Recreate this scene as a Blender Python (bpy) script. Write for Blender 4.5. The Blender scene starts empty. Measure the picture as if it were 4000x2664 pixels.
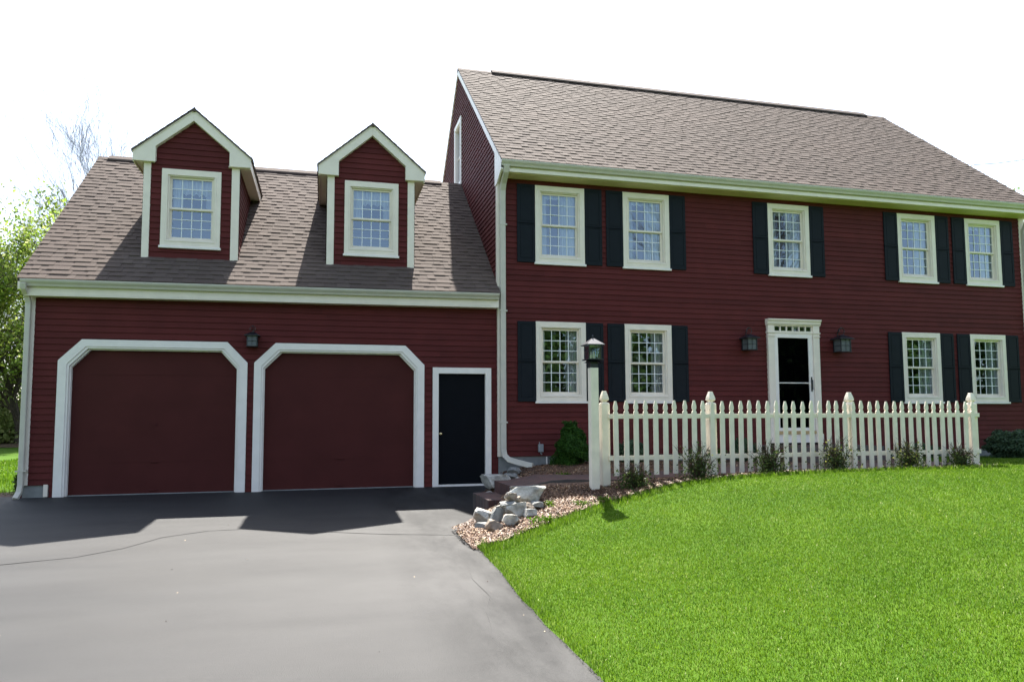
import bpy, math, random
import numpy as np
from mathutils import Vector, Matrix, noise
R=math.radians
random.seed(7); rng=np.random.default_rng(7)
S=bpy.context.scene; COL=S.collection

# ------------------------------------------------------------------ materials
def nt(name):
    m=bpy.data.materials.new(name); m.use_nodes=True
    n=m.node_tree; b=n.nodes['Principled BSDF']
    return m,n,b
def node(n,t,**k):
    a=n.nodes.new(t)
    for q,v in k.items(): setattr(a,q,v)
    return a
def coords(n,scale=(1,1,1)):
    g=node(n,'ShaderNodeNewGeometry'); mp=node(n,'ShaderNodeMapping'); mp.inputs['Scale'].default_value=scale
    n.links.new(g.outputs['Position'],mp.inputs['Vector']); return mp.outputs[0]
def noise_(n,vec,scale,detail=4,rough=.55):
    t=node(n,'ShaderNodeTexNoise'); t.inputs['Scale'].default_value=scale; t.inputs['Detail'].default_value=detail; t.inputs['Roughness'].default_value=rough
    n.links.new(vec,t.inputs['Vector']); return t.outputs['Fac']
def ramp(n,fac,stops):
    r=node(n,'ShaderNodeValToRGB'); e=r.color_ramp.elements
    while len(e)<len(stops): e.new(.5)
    for i,(p,c) in enumerate(stops): e[i].position=p; e[i].color=(*c,1)
    n.links.new(fac,r.inputs[0]); return r.outputs[0]
def mixc(n,fac,a,b,mode='MIX'):
    x=node(n,'ShaderNodeMix',data_type='RGBA',blend_type=mode)
    if isinstance(fac,(int,float)): x.inputs[0].default_value=fac
    else: n.links.new(fac,x.inputs[0])
    for i,v in ((6,a),(7,b)):
        if isinstance(v,tuple): x.inputs[i].default_value=(*v,1)
        else: n.links.new(v,x.inputs[i])
    return x.outputs[2]
def attr(n,name='tone'):
    a=node(n,'ShaderNodeAttribute'); a.attribute_name=name; return a.outputs['Fac']
def bump(n,b,h,strength=.3,dist=.01):
    u=node(n,'ShaderNodeBump'); u.inputs['Strength'].default_value=strength; u.inputs['Distance'].default_value=dist
    n.links.new(h,u.inputs['Height']); n.links.new(u.outputs[0],b.inputs['Normal'])
def simple(name,col,rough=.5,spec=.4,metal=0,var=.12,bumps=.08,nscale=6,usetone=False,tonev=.25):
    m,n,b=nt(name); v=coords(n); f=noise_(n,v,nscale,5)
    lo=tuple(c*(1-var) for c in col); hi=tuple(min(1,c*(1+var)) for c in col)
    c=ramp(n,f,[(.3,lo),(.7,hi)])
    if usetone:
        t=ramp(n,attr(n),[(0,(1-tonev,)*3),(1,(1,1,1))]); c=mixc(n,1.0,c,t,'MULTIPLY')
    n.links.new(c,b.inputs['Base Color']); b.inputs['Roughness'].default_value=rough; b.inputs['Specular IOR Level'].default_value=spec
    b.inputs['Metallic'].default_value=metal
    if bumps: bump(n,b,noise_(n,v,90,3),bumps,.004)
    return m
M={}
M['siding']=simple('siding_paint',(.104,.0205,.0195),.7,.16,var=.10,nscale=2.5,usetone=True,tonev=.2)
M['garage_red']=simple('door_paint',(.070,.0170,.0155),.7,.14,var=.08,nscale=2)
M['trim']=simple('cream_trim',(.80,.725,.62),.45,.4,var=.05,nscale=5)
M['soffit']=simple('soffit_bounce_tint',(.66,.58,.33),.5,.3,var=.04)  # yellow of light bounced up from the grass is mixed into the base colour
M['trim_white']=simple('white_trim',(.84,.79,.74),.4,.4,var=.04,nscale=5)
M['fence']=simple('fence_paint',(.84,.77,.64),.5,.35,var=.07,nscale=7)
M['shutter']=simple('shutter_paint',(.0075,.011,.0155),.6,.15,var=.1)
M['black']=simple('black_door_paint',(.0025,.0035,.006),.6,.1,var=.1)
M['gutter']=simple('gutter_paint',(.55,.52,.45),.5,.3,var=.05)
M['metal']=simple('black_metal',(.012,.015,.02),.35,.6,metal=.0,var=.2)
M['sheet']=simple('lamp_roof_metal',(.10,.10,.105),.33,.9,metal=.5,var=.1)
M['brass']=simple('brass',(.75,.62,.35),.25,.5,metal=1,var=.05)
M['grey_box']=simple('grey_plastic',(.25,.27,.28),.5,.4)
M['tan']=simple('tan_threshold',(.5,.36,.18),.5,.3)
M['candle']=simple('lamp_candle',(.7,.68,.62),.4,.4)
M['interior']=simple('interior_paint',(.10,.085,.075),.9,.1,var=.3,nscale=1.2)
M['bark']=simple('bark',(.085,.07,.055),.9,.1,var=.4,nscale=14,bumps=.4)
M['bare']=simple('bare_bark',(.20,.20,.23),.9,.1,var=.2,nscale=9)
M['twig']=simple('twig_bark',(.075,.05,.035),.85,.15,var=.3,nscale=30)
M['wire']=simple('wire_rubber',(.03,.03,.03),.6,.3)
M['far_siding']=simple('far_siding',(.5,.5,.47),.7,.2)
def concrete():
    m,n,b=nt('concrete'); v=coords(n); f=noise_(n,v,5,8,.6)
    c=ramp(n,f,[(.25,(.16,.17,.17)),(.75,(.27,.28,.27))]); n.links.new(c,b.inputs['Base Color']); b.inputs['Roughness'].default_value=.85
    bump(n,b,noise_(n,v,60,5),.4,.006); return m
M['concrete']=concrete()
def shingle():
    m,n,b=nt('asphalt_shingle'); v=coords(n)
    c=ramp(n,attr(n),[(0,(.072,.054,.046)),(.35,(.091,.070,.059)),(.7,(.107,.084,.071)),(1,(.132,.105,.089))])
    g=ramp(n,noise_(n,v,120,3,.8),[(.3,(.7,.7,.72)),(.7,(1.25,1.22,1.2))])
    c=mixc(n,1.0,c,g,'MULTIPLY')
    w=ramp(n,noise_(n,v,.9,4),[(.3,(.9,.9,.9)),(.7,(1.08,1.06,1.05))]); c=mixc(n,1.0,c,w,'MULTIPLY')
    n.links.new(c,b.inputs['Base Color']); b.inputs['Roughness'].default_value=.9; b.inputs['Specular IOR Level'].default_value=.2
    bump(n,b,noise_(n,v,220,2),.5,.003); return m
M['shingle']=shingle()
def asphalt():
    m,n,b=nt('driveway_asphalt'); v=coords(n)
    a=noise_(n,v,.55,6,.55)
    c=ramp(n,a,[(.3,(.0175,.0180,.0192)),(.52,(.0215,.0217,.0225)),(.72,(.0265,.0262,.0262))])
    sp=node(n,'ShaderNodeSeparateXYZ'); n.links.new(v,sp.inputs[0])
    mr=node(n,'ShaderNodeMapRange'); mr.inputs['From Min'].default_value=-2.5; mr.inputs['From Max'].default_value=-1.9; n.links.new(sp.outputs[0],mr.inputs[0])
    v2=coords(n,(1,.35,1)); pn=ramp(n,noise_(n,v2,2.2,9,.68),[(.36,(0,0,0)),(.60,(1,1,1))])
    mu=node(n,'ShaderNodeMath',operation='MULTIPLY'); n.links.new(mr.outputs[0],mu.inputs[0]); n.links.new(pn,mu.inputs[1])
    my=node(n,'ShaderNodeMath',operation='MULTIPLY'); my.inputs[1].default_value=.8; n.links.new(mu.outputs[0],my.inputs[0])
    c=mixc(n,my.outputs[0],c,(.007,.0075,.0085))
    sc=ramp(n,noise_(n,v,190,2,.9),[(.35,(.8,.8,.8)),(.62,(1.05,1.05,1.05)),(.78,(1.6,1.6,1.55))]); c=mixc(n,.8,c,sc,'MULTIPLY')
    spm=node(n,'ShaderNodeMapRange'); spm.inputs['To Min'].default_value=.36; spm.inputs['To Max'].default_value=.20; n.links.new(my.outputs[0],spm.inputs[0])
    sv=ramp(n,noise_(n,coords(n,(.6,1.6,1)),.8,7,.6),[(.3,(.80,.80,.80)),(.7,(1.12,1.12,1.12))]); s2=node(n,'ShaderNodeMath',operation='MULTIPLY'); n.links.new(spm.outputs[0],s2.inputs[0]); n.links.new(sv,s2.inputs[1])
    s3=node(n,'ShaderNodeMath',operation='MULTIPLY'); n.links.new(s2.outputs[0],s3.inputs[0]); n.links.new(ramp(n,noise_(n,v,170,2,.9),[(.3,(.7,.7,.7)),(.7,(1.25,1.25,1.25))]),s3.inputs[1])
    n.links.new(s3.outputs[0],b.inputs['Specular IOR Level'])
    st=ramp(n,noise_(n,coords(n,(.5,2.2,1)),1.1,5,.6),[(.35,(.9,.9,.91)),(.6,(1.06,1.05,1.04))]); c=mixc(n,1.0,c,st,'MULTIPLY')
    n.links.new(c,b.inputs['Base Color'])
    rr=node(n,'ShaderNodeMapRange'); rr.inputs['To Min'].default_value=.62; rr.inputs['To Max'].default_value=.72; n.links.new(a,rr.inputs[0]); n.links.new(rr.outputs[0],b.inputs['Roughness'])
    bump(n,b,noise_(n,v,150,3,.7),.6,.005); return m
M['asphalt']=asphalt()
M['seam']=simple('tar_seam',(.029,.029,.030),.72,.30)
def brick():
    m,n,b=nt('brick_paving'); v=coords(n); t=node(n,'ShaderNodeTexBrick'); t.inputs['Scale'].default_value=5
    for k,c in (('Color1',(.105,.042,.034)),('Color2',(.045,.024,.023)),('Mortar',(.085,.08,.075))): t.inputs[k].default_value=(*c,1)
    t.inputs['Mortar Size'].default_value=.015; n.links.new(v,t.inputs['Vector'])
    c=mixc(n,1.0,t.outputs[0],ramp(n,noise_(n,v,9,5),[(.3,(.6,.6,.65)),(.7,(1.1,1.05,1))]),'MULTIPLY')
    n.links.new(c,b.inputs['Base Color']); b.inputs['Roughness'].default_value=.8; bump(n,b,t.outputs[1],.4,-.006); return m
M['brick']=brick()
def mulch():
    m,n,b=nt('mulch_soil'); v=coords(n); f=noise_(n,v,28,6,.75)
    c=ramp(n,f,[(.3,(.03,.017,.011)),(.5,(.10,.055,.035)),(.7,(.24,.155,.10))]); n.links.new(c,b.inputs['Base Color']); b.inputs['Roughness'].default_value=.9
    bump(n,b,f,.8,.02); return m
M['mulch']=mulch()
def chips():
    m,n,b=nt('wood_chips'); c=ramp(n,attr(n),[(0,(.05,.026,.016)),(.35,(.15,.074,.038)),(.7,(.31,.18,.092)),(1,(.58,.43,.27))])
    n.links.new(c,b.inputs['Base Color']); b.inputs['Roughness'].default_value=.6; return m
M['chips']=chips()
def stone(name,lo,hi):
    m,n,b=nt(name); v=coords(n); f=noise_(n,v,9,8,.65)
    c=ramp(n,f,[(.28,lo),(.55,tuple((a+d)/2 for a,d in zip(lo,hi))),(.75,hi)]); n.links.new(c,b.inputs['Base Color']); b.inputs['Roughness'].default_value=.75
    bump(n,b,noise_(n,v,35,6,.7),.6,.02); return m
M['stone']=stone('pale_stone',(.15,.14,.12),(.74,.72,.65)); M['stone_dark']=stone('grey_stone',(.12,.125,.12),(.30,.30,.28)); M['stone_brown']=stone('brown_stone',(.14,.10,.07),(.38,.32,.25))
def leaf(name,c0,c1,trans=.45,rough=.5,c2=None):
    m,n,b=nt(name); v=coords(n)
    st=[(0,c0),(1,c1)] if c2 is None else [(0,c0),(.74,c1),(1,c2)]
    c=ramp(n,attr(n),st)
    c=mixc(n,1.0,c,ramp(n,noise_(n,v,.8,3),[(.3,(.85,.9,.85)),(.7,(1.12,1.08,1.0))]),'MULTIPLY')
    n.links.new(c,b.inputs['Base Color']); b.inputs['Roughness'].default_value=rough; b.inputs['Specular IOR Level'].default_value=.12
    tr=node(n,'ShaderNodeBsdfTranslucent'); n.links.new(c,tr.inputs[0]); mx=node(n,'ShaderNodeMixShader'); mx.inputs[0].default_value=trans
    o=n.nodes['Material Output']; n.links.new(b.outputs[0],mx.inputs[1]); n.links.new(tr.outputs[0],mx.inputs[2]); n.links.new(mx.outputs[0],o.inputs[0]); return m
M['grass']=leaf('grass_blade',(.040,.110,.007),(.145,.245,.014),.5,.5,(.50,.52,.30))
M['leaf']=leaf('spring_leaf',(.15,.24,.035),(.32,.42,.08),.6,.5,(.50,.54,.24))
M['leaf_pale']=leaf('pale_leaf',(.20,.26,.07),(.38,.42,.17),.5,.5)
M['leaf_dark']=leaf('dark_leaf',(.035,.075,.015),(.09,.15,.03),.35,.45)
M['needle']=leaf('spruce_needle',(.016,.055,.010),(.048,.12,.018),.25,.5)
M['yew']=leaf('yew_needle',(.03,.06,.035),(.085,.13,.07),.2,.5)
M['rose']=leaf('rose_leaf',(.035,.06,.02),(.09,.13,.035),.35,.45,(.36,.38,.10))
def turf():
    m,n,b=nt('turf'); v=coords(n); f=noise_(n,v,1.3,5); 
    c=ramp(n,f,[(.3,(.038,.092,.006)),(.6,(.060,.122,.009)),(.8,(.088,.155,.016))])
    c=mixc(n,.7,c,ramp(n,noise_(n,v,70,4,.8),[(.3,(.55,.6,.4)),(.7,(1.3,1.25,1.1))]),'MULTIPLY')
    n.links.new(c,b.inputs['Base Color']); b.inputs['Roughness'].default_value=.9; b.inputs['Specular IOR Level'].default_value=.08; bump(n,b,noise_(n,v,60,4,.8),.35,.01); return m
M['turf']=turf()
M['litter']=simple('leaf_litter',(.14,.10,.065),.9,.1,var=.5,nscale=10)
def glass(name,refl,tint=(.82,.86,.86)):
    m=bpy.data.materials.new(name); m.use_nodes=True; n=m.node_tree; n.nodes.clear()
    o=node(n,'ShaderNodeOutputMaterial'); g=node(n,'ShaderNodeBsdfGlossy'); g.inputs['Roughness'].default_value=.015; g.inputs[0].default_value=(.66,.82,1,1)
    t=node(n,'ShaderNodeBsdfTransparent'); t.inputs[0].default_value=(*tint,1); mx=node(n,'ShaderNodeMixShader')
    lw=node(n,'ShaderNodeFresnel'); lw.inputs[0].default_value=1.5
    ma=node(n,'ShaderNodeMath',operation='MULTIPLY_ADD'); ma.inputs[1].default_value=refl; ma.inputs[2].default_value=refl*.06; n.links.new(lw.outputs[0],ma.inputs[0]); 
    v=coords(n); bp=node(n,'ShaderNodeBump'); bp.inputs['Strength'].default_value=.02; bp.inputs['Distance'].default_value=.01; n.links.new(noise_(n,v,2.2,2),bp.inputs['Height']); n.links.new(bp.outputs[0],g.inputs['Normal'])
    n.links.new(ma.outputs[0],mx.inputs[0]); n.links.new(t.outputs[0],mx.inputs[1]); n.links.new(g.outputs[0],mx.inputs[2]); n.links.new(mx.outputs[0],o.inputs[0]); return m
M['glass']=glass('window_glass',1.75); M['lampglass']=glass('lamp_glass',2.6,(.97,.97,.95)); M['screen']=simple('window_screen',(.12,.14,.16),.4,.6)
M['frosted']=simple('lantern_glass',(.10,.115,.12),.35,.5)
def curtain():
    m,n,b=nt('sheer_curtain'); b.inputs['Base Color'].default_value=(.88,.89,.90,1); b.inputs['Roughness'].default_value=.9
    tr=node(n,'ShaderNodeBsdfTransparent'); mx=node(n,'ShaderNodeMixShader'); mx.inputs[0].default_value=.15
    o=n.nodes['Material Output']; n.links.new(b.outputs[0],mx.inputs[1]); n.links.new(tr.outputs[0],mx.inputs[2]); n.links.new(mx.outputs[0],o.inputs[0]); return m
M['curtain']=curtain()
M['muntin']=simple('muntin',(.80,.82,.82),.4,.4,var=.02)

# ------------------------------------------------------------------ mesh builder
class MB:
    def __init__(s): s.v=[]; s.f=[]; s.t=[]
    def add(s,vs,fs,t=.5):
        k=len(s.v); s.v+=vs; s.f+=[tuple(i+k for i in f) for f in fs]; s.t+=[t]*len(fs); return s
    def quad(s,a,b,c,d,t=.5): return s.add([a,b,c,d],[(0,1,2,3)],t)
    def box(s,x0,x1,y0,y1,z0,z1,t=.5):
        vs=[(x,y,z) for z in (z0,z1) for y in (y0,y1) for x in (x0,x1)]
        return s.add(vs,[(0,2,3,1),(4,5,7,6),(0,1,5,4),(2,6,7,3),(0,4,6,2),(1,3,7,5)],t)
    def prism(s,poly,y0,y1,ax='xz',t=.5):       # polygon extruded along the remaining axis
        n=len(poly)
        f=(lambda p,q:(p[0],q,p[1])) if ax=='xz' else ((lambda p,q:(q,p[0],p[1])) if ax=='yz' else (lambda p,q:(p[0],p[1],q)))
        vs=[f(p,y0) for p in poly]+[f(p,y1) for p in poly]
        return s.add(vs,[tuple(range(n)),tuple(range(2*n-1,n-1,-1))]+[(i,i+n,(i+1)%n+n,(i+1)%n) for i in range(n)],t)
    def ring(s,outer,inner,y0,y1,t=.5):          # frame between two matching xz outlines
        n=len(outer); vs=[(p[0],y,p[1]) for y in (y0,y1) for o in (outer,inner) for p in o]
        fs=[]
        for i in range(n):
            j=(i+1)%n
            fs+=[(i,j,n+j,n+i),(2*n+i,3*n+i,3*n+j,2*n+j),(i,2*n+i,2*n+j,j),(n+i,n+j,3*n+j,3*n+i)]
        return s.add(vs,fs,t)
    def tube(s,pts,rad,n=8,t=.5,cap=True):
        pts=[Vector(p) for p in pts]; rs=rad if isinstance(rad,(list,tuple)) else [rad]*len(pts)
        vs=[]; up=Vector((.13,.21,.97))
        for i,p in enumerate(pts):
            d=(pts[min(i+1,len(pts)-1)]-pts[max(i-1,0)]).normalized()
            a=d.cross(up if abs(d.dot(up.normalized()))<.95 else Vector((1,0,0))).normalized(); b=d.cross(a)
            vs+=[tuple(p+(a*math.cos(2*math.pi*k/n)+b*math.sin(2*math.pi*k/n))*rs[i]) for k in range(n)]
        fs=[(i*n+k,i*n+(k+1)%n,(i+1)*n+(k+1)%n,(i+1)*n+k) for i in range(len(pts)-1) for k in range(n)]
        if cap: fs+=[tuple(range(n-1,-1,-1)),tuple(range((len(pts)-1)*n,len(pts)*n))]
        return s.add(vs,fs,t)
    def rtube(s,pts,w,h,t=.5):                    # rectangular section along a path, w across X, h across the path's other normal
        pts=[Vector(p) for p in pts]; vs=[]
        for i,p in enumerate(pts):
            d=(pts[min(i+1,len(pts)-1)]-pts[max(i-1,0)]).normalized()
            a=Vector((0,1,0)) if abs(d.y)<.9 else Vector((1,0,0)); b=d.cross(a).normalized(); a=b.cross(d)
            vs+=[tuple(p+a*x*h/2+b*y*w/2) for x,y in ((-1,-1),(1,-1),(1,1),(-1,1))]
        n=4; fs=[(i*n+k,i*n+(k+1)%n,(i+1)*n+(k+1)%n,(i+1)*n+k) for i in range(len(pts)-1) for k in range(n)]+[(3,2,1,0),tuple(range((len(pts)-1)*n,len(pts)*n))]
        return s.add(vs,fs,t)
    def pyr(s,cx,cy,z0,z1,w0,w1,t=.5,d0=None,d1=None):
        d0=w0 if d0 is None else d0; d1=w1 if d1 is None else d1
        vs=[(cx+a*w/2,cy+b*d/2,z) for z,w,d in ((z0,w0,d0),(z1,w1,d1)) for a,b in ((-1,-1),(1,-1),(1,1),(-1,1))]
        return s.add(vs,[(3,2,1,0),(4,5,6,7)]+[(i,(i+1)%4,(i+1)%4+4,i+4) for i in range(4)],t)
    def mesh(s,name,mat):
        me=bpy.data.meshes.new(name); me.from_pydata(s.v,[],s.f); 
        a=me.attributes.new('tone','FLOAT','FACE'); a.data.foreach_set('value',s.t)
        me.materials.append(mat); me.update(); return me
    def build(s,name,mat,parent=None,loc=None,smooth=False,bevel=0):
        me=s.mesh(name,mat)
        if smooth: me.shade_smooth()
        return link(name,me,parent,loc,bevel)
def link(name,me,parent=None,loc=None,bevel=0):
    o=bpy.data.objects.new(name,me); COL.objects.link(o)
    if parent is not None: o.parent=parent
    if loc: o.location=loc
    if bevel:
        b=o.modifiers.new('bevel','BEVEL'); b.width=bevel; b.segments=1; b.limit_method='ANGLE'
    return o
def tag(o,label=None,cat=None,group=None,kind=None):
    if label: o['label']=label
    if cat: o['category']=cat
    if group: o['group']=group
    if kind: o['kind']=kind
    return o
def empty(name,loc=(0,0,0),rz=0):
    o=bpy.data.objects.new(name,None); COL.objects.link(o); o.location=loc; o.rotation_euler.z=rz; o.empty_display_size=.1; return o
def npmesh(name,V,F,mat,tone=None,smooth=False):   # V (n,3), F (m,k)
    me=bpy.data.meshes.new(name); k=F.shape[1]
    me.vertices.add(len(V)); me.vertices.foreach_set('co',V.astype(np.float32).ravel())
    me.loops.add(F.size); me.loops.foreach_set('vertex_index',F.astype(np.int32).ravel())
    me.polygons.add(len(F)); me.polygons.foreach_set('loop_start',np.arange(0,F.size,k,dtype=np.int32)); 
    me.update(calc_edges=True)
    if tone is not None:
        a=me.attributes.new('tone','FLOAT','FACE'); a.data.foreach_set('value',tone.astype(np.float32))
    me.materials.append(mat)
    if smooth: me.shade_smooth()
    return me

# ------------------------------------------------------------------ terrain
CP=np.array([(-1.6,-16,-.45),(-1.6,-13,-.37),(-1.55,-11,-.31),(-1.55,-9.1,-.26),(-1.56,-7.4,-.21),(-1.5,-5.4,-.145),(-1.57,-4.35,-.115),(-1.13,-3.65,-.08),(-.97,-3.1,-.06),
(-.6,-2.1,-.02),(-.45,-1.2,.0),(-.05,-.55,.1),(0,0,.2),
(-.95,-4.6,.02),(-.36,-4.05,.19),(.45,-4.03,.215),(.57,-3.8,.28),(-.62,-3.6,.22),(-.3,-2.6,.27),(.5,-2.6,.29),(.2,-.6,.25),(.72,-.1,.31),(3,-.1,.36),(2.2,-3.8,.37),(4.4,-3.8,.41),(6.7,-3.8,.43),
(0,-5.5,.04),(1.2,-5.5,.22),(3,-5.5,.37),(6,-5.5,.42),(.75,-4.62,.235),(1.3,-4.65,.33),(2.2,-4.62,.415),(3.4,-4.62,.45),(4.7,-4.62,.465),(6.8,-4.6,.47),(9,-4.6,.46),(0,-7.5,-.1),(1.5,-7.5,.02),(4,-8,.13),(8,-8,.25),(1,-10,-.16),(4,-11,-.05),(9,-12,.08),(3,-16,-.3),(12,-16,-.1),
(7,-.1,.36),(10,-.1,.33),(12.3,-.1,.30),(12,-4,.40),(18,-4,.38),(18,-12,.2),(18,0,.3),(25,-8,.2),(25,0,.25),(25,-16,.0)])
def K_(r2): return np.where(r2>1e-12,.5*r2*np.log(np.maximum(r2,1e-12)),0)
_n=len(CP); _d=((CP[:,None,:2]-CP[None,:,:2])**2).sum(-1)
_A=np.zeros((_n+3,_n+3)); _A[:_n,:_n]=K_(_d)+np.eye(_n)*.02; _P=np.c_[np.ones(_n),CP[:,:2]]; _A[:_n,_n:]=_P; _A[_n:,:_n]=_P.T
_w=np.linalg.solve(_A,np.r_[CP[:,2],0,0,0])
def tz(x,y):
    x=np.clip(np.asarray(x,float),-2,25); y=np.clip(np.asarray(y,float),-16,.5)
    r2=(x[...,None]-CP[:,0])**2+(y[...,None]-CP[:,1])**2
    return K_(r2)@_w[:_n]+_w[_n]+_w[_n+1]*x+_w[_n+2]*y
def T(x,y): return float(tz(x,y))
def dz(y): return .03*(min(y,.05)-.05)            # driveway fall
EDGE=[(-16,-1.6),(-13,-1.6),(-11,-1.56),(-9.1,-1.55),(-7.4,-1.56),(-6.4,-1.5),(-5.4,-1.5),(-4.8,-1.56),(-4.35,-1.57),(-3.9,-1.25),(-3.65,-1.13),(-3.1,-.93),(-2.6,-.9),(-2.1,-.72),(-1.2,-.5),(-.55,-.12),(0,.05)]
def edge(y):
    e=float(np.interp(y,[a for a,_ in EDGE],[b for _,b in EDGE]))
    return e+.025*noise.noise(Vector((y*2.3,0,3)))+.012*noise.noise(Vector((y*9,4,3)))
def grid(name,xs_fn,ys,zf,mat,**k):
    V=[];nx=None
    for y in ys:
        xs=xs_fn(y); nx=len(xs); V.append(np.c_[xs,np.full(nx,y),[zf(x,y) for x in xs]])
    V=np.concatenate(V); i=np.arange(len(ys)-1)[:,None]*nx+np.arange(nx-1)[None,:]
    F=np.stack([i,i+1,i+nx+1,i+nx],-1).reshape(-1,4)
    return link(name,npmesh(name,V,F,mat,smooth=True))
ysl=np.r_[np.arange(-16,-6,.25),np.arange(-6,0.01,.12),[.6,2,6,12,25,60]]
def xsl(y):
    e=edge(y) if y<=0 else .05
    return e+(45-e)*np.r_[0,np.linspace(.0006,.33,110),.45,.6,.8,1]**1.0
def zl(x,y):
    z=T(x,y) if y<=0 else min(T(x,0),.3)
    e=edge(y) if y<=0 else .05
    if x-e<.05: z=min(z,dz(y)-.03)
    elif y<=0: z=max(z,dz(y)+.012)
    if x>25: z-= (x-25)*.02
    return z
tag(grid('lawn',xsl,ysl,zl,M['turf']),kind='structure')
xsL=lambda y: np.r_[np.linspace(-90,-20,8),np.linspace(-18,-8.0-.25*min(max(-y,0),8),22)]
tag(grid('side_lawn',xsL,np.r_[[-16,-10,-6,-3,-1.5,-.6,-.2],np.linspace(0,60,60)],lambda x,y:-.05+.03*noise.noise(Vector((x*.3,y*.3,0)))-.004*max(0,y) ,M['turf']),kind='structure')
g=MB().quad((-400,-300,-.62),(400,-300,-.62),(400,500,-.62),(-400,500,-.62)).build('ground',M['turf']); tag(g,kind='structure')
g=MB().quad((-7.95,-.3,-.035),(-7.4,-.3,-.035),(-7.4,1.5,-.03),(-8.6,1.5,-.03)).quad((-9.4,-.75,-.03),(-7.95,-.3,-.035),(-8.6,1.5,-.03),(-10.5,1.5,-.03)).build('soil_strip',M['mulch']); tag(g,kind='structure')
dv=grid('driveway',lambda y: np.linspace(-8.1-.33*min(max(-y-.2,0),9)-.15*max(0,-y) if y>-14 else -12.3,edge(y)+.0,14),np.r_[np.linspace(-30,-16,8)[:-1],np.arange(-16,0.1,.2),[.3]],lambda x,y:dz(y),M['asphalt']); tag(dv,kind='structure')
def ribbon(pts,w,z,name,mat,parent):
    b=MB(); P=[Vector((x,y,dz(y)+z)) for x,y in pts]; Q=[]
    for a,c in zip(P,P[1:]):
        for k in range(6): Q.append(a.lerp(c,k/6))
    Q.append(P[-1]); L=[]
    for i,p in enumerate(Q):
        d=(Q[min(i+1,len(Q)-1)]-Q[max(i-1,0)]).normalized(); nn=Vector((-d.y,d.x,0)); ww=w*(.6+.8*abs(noise.noise(p*3)))
        off=nn*.03*noise.noise(p*1.7); L.append((tuple(p+off+nn*ww),tuple(p+off-nn*ww)))
    for (a,b1),(c,d1) in zip(L,L[1:]): b.quad(a,b1,d1,c)
    return b.build(name,mat,parent)
ribbon([(-8.5,-5.6),(-6.03,-5.03),(-5.45,-4.85),(-5.1,-4.5),(-4.85,-3.95),(-4.4,-3.6),(-4.0,-3.6),(-3.2,-3.95),(-2.31,-4.33),(-1.61,-4.55)],.014,.004,'tar_seam',M['seam'],dv)
ribbon([(-2.0,-8.2),(-1.9,-7.6),(-1.78,-7.2),(-1.8,-6.6),(-1.72,-6.0)],.0025,.004,'crack',M['seam'],dv)
0 and ribbon([(-2.35,-8.35),(-2.28,-8.15),(-2.3,-7.95),(-2.2,-7.8)],.002,.004,'crack',M['seam'],dv)

# grit and bits of leaf lying on the asphalt
V=[];Tn=[]
for i in range(110):
    y=random.uniform(-11,-1); x=random.uniform(-7.5,edge(y)-.02) if i%3 else edge(y)-abs(random.gauss(0,.12)); a=random.uniform(0,6.28); l=random.uniform(.002,.006); w=l*random.uniform(.3,.8); c=Vector((x,y,dz(y)+.006)); d=Vector((math.cos(a)*l,math.sin(a)*l,0)); e=Vector((-math.sin(a)*w,math.cos(a)*w,random.uniform(0,.004)))
    V+=[tuple(c-d-e),tuple(c+d-e),tuple(c+d+e),tuple(c-d+e)]; Tn.append(random.choice((0,.1,.5,1,1)))
tag(link('grit',npmesh('grit',np.array(V),np.arange(len(V)).reshape(-1,4),M['chips'],np.array(Tn))),'scattered grit and leaf bits on the asphalt driveway','grit',kind='stuff')
# mulch bed
FB=[(-1.60,-5.42),(-1.211,-5.40),(-.678,-5.06),(-.169,-4.79),(.25,-4.55),(.60,-4.45),(1.05,-4.36),(2.2,-4.26),(3.4,-4.24),(4.7,-4.22),(5.8,-4.22),(6.75,-4.1),(6.95,-3.3),(7.6,-1.3),(9.2,-.8)]
def front(x): return float(np.interp(x,[a for a,_ in FB],[b for _,b in FB]))+.07*noise.noise(Vector((x*2,7,0)))+.045*noise.noise(Vector((x*7,3,0)))
def mulch_bed():
    V=[];F=[];nx,ny=170,60
    for i in range(nx):
        u=i/(nx-1); x=-1.56+u**1.35*(9.2+1.56)
        y0=front(x); y1=0.02
        # left limit: driveway edge - the highest y that still lies right of the edge
        if x<.05: 
            yy=[y for y in np.linspace(y0,0,80) if edge(y)<=x]; y1=max(yy) if yy else y0+.02
        for j in range(ny):
            y=y0+(y1-y0)*j/(ny-1); z=T(x,y)+.022+.012*noise.noise(Vector((x*6,y*6,1)))
            z=max(z,dz(y)+.012)
            if x-edge(y)<.03: z=min(z,dz(y)+.012)
            if j==0: z-=.03
            V.append((x,y,z))
    i=np.arange(nx-1)[:,None]*ny+np.arange(ny-1)[None,:]
    F=np.stack([i,i+ny,i+ny+1,i+1],-1).reshape(-1,4)
    return tag(link('mulch_bed',npmesh('mulch_bed',np.array(V),F,M['mulch'],smooth=True)),kind='structure')
mulch_bed()
def inbed(x,y): return y>front(x)-.02 and (x>.05 or edge(y)<x+.07) and y<-.02
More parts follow.
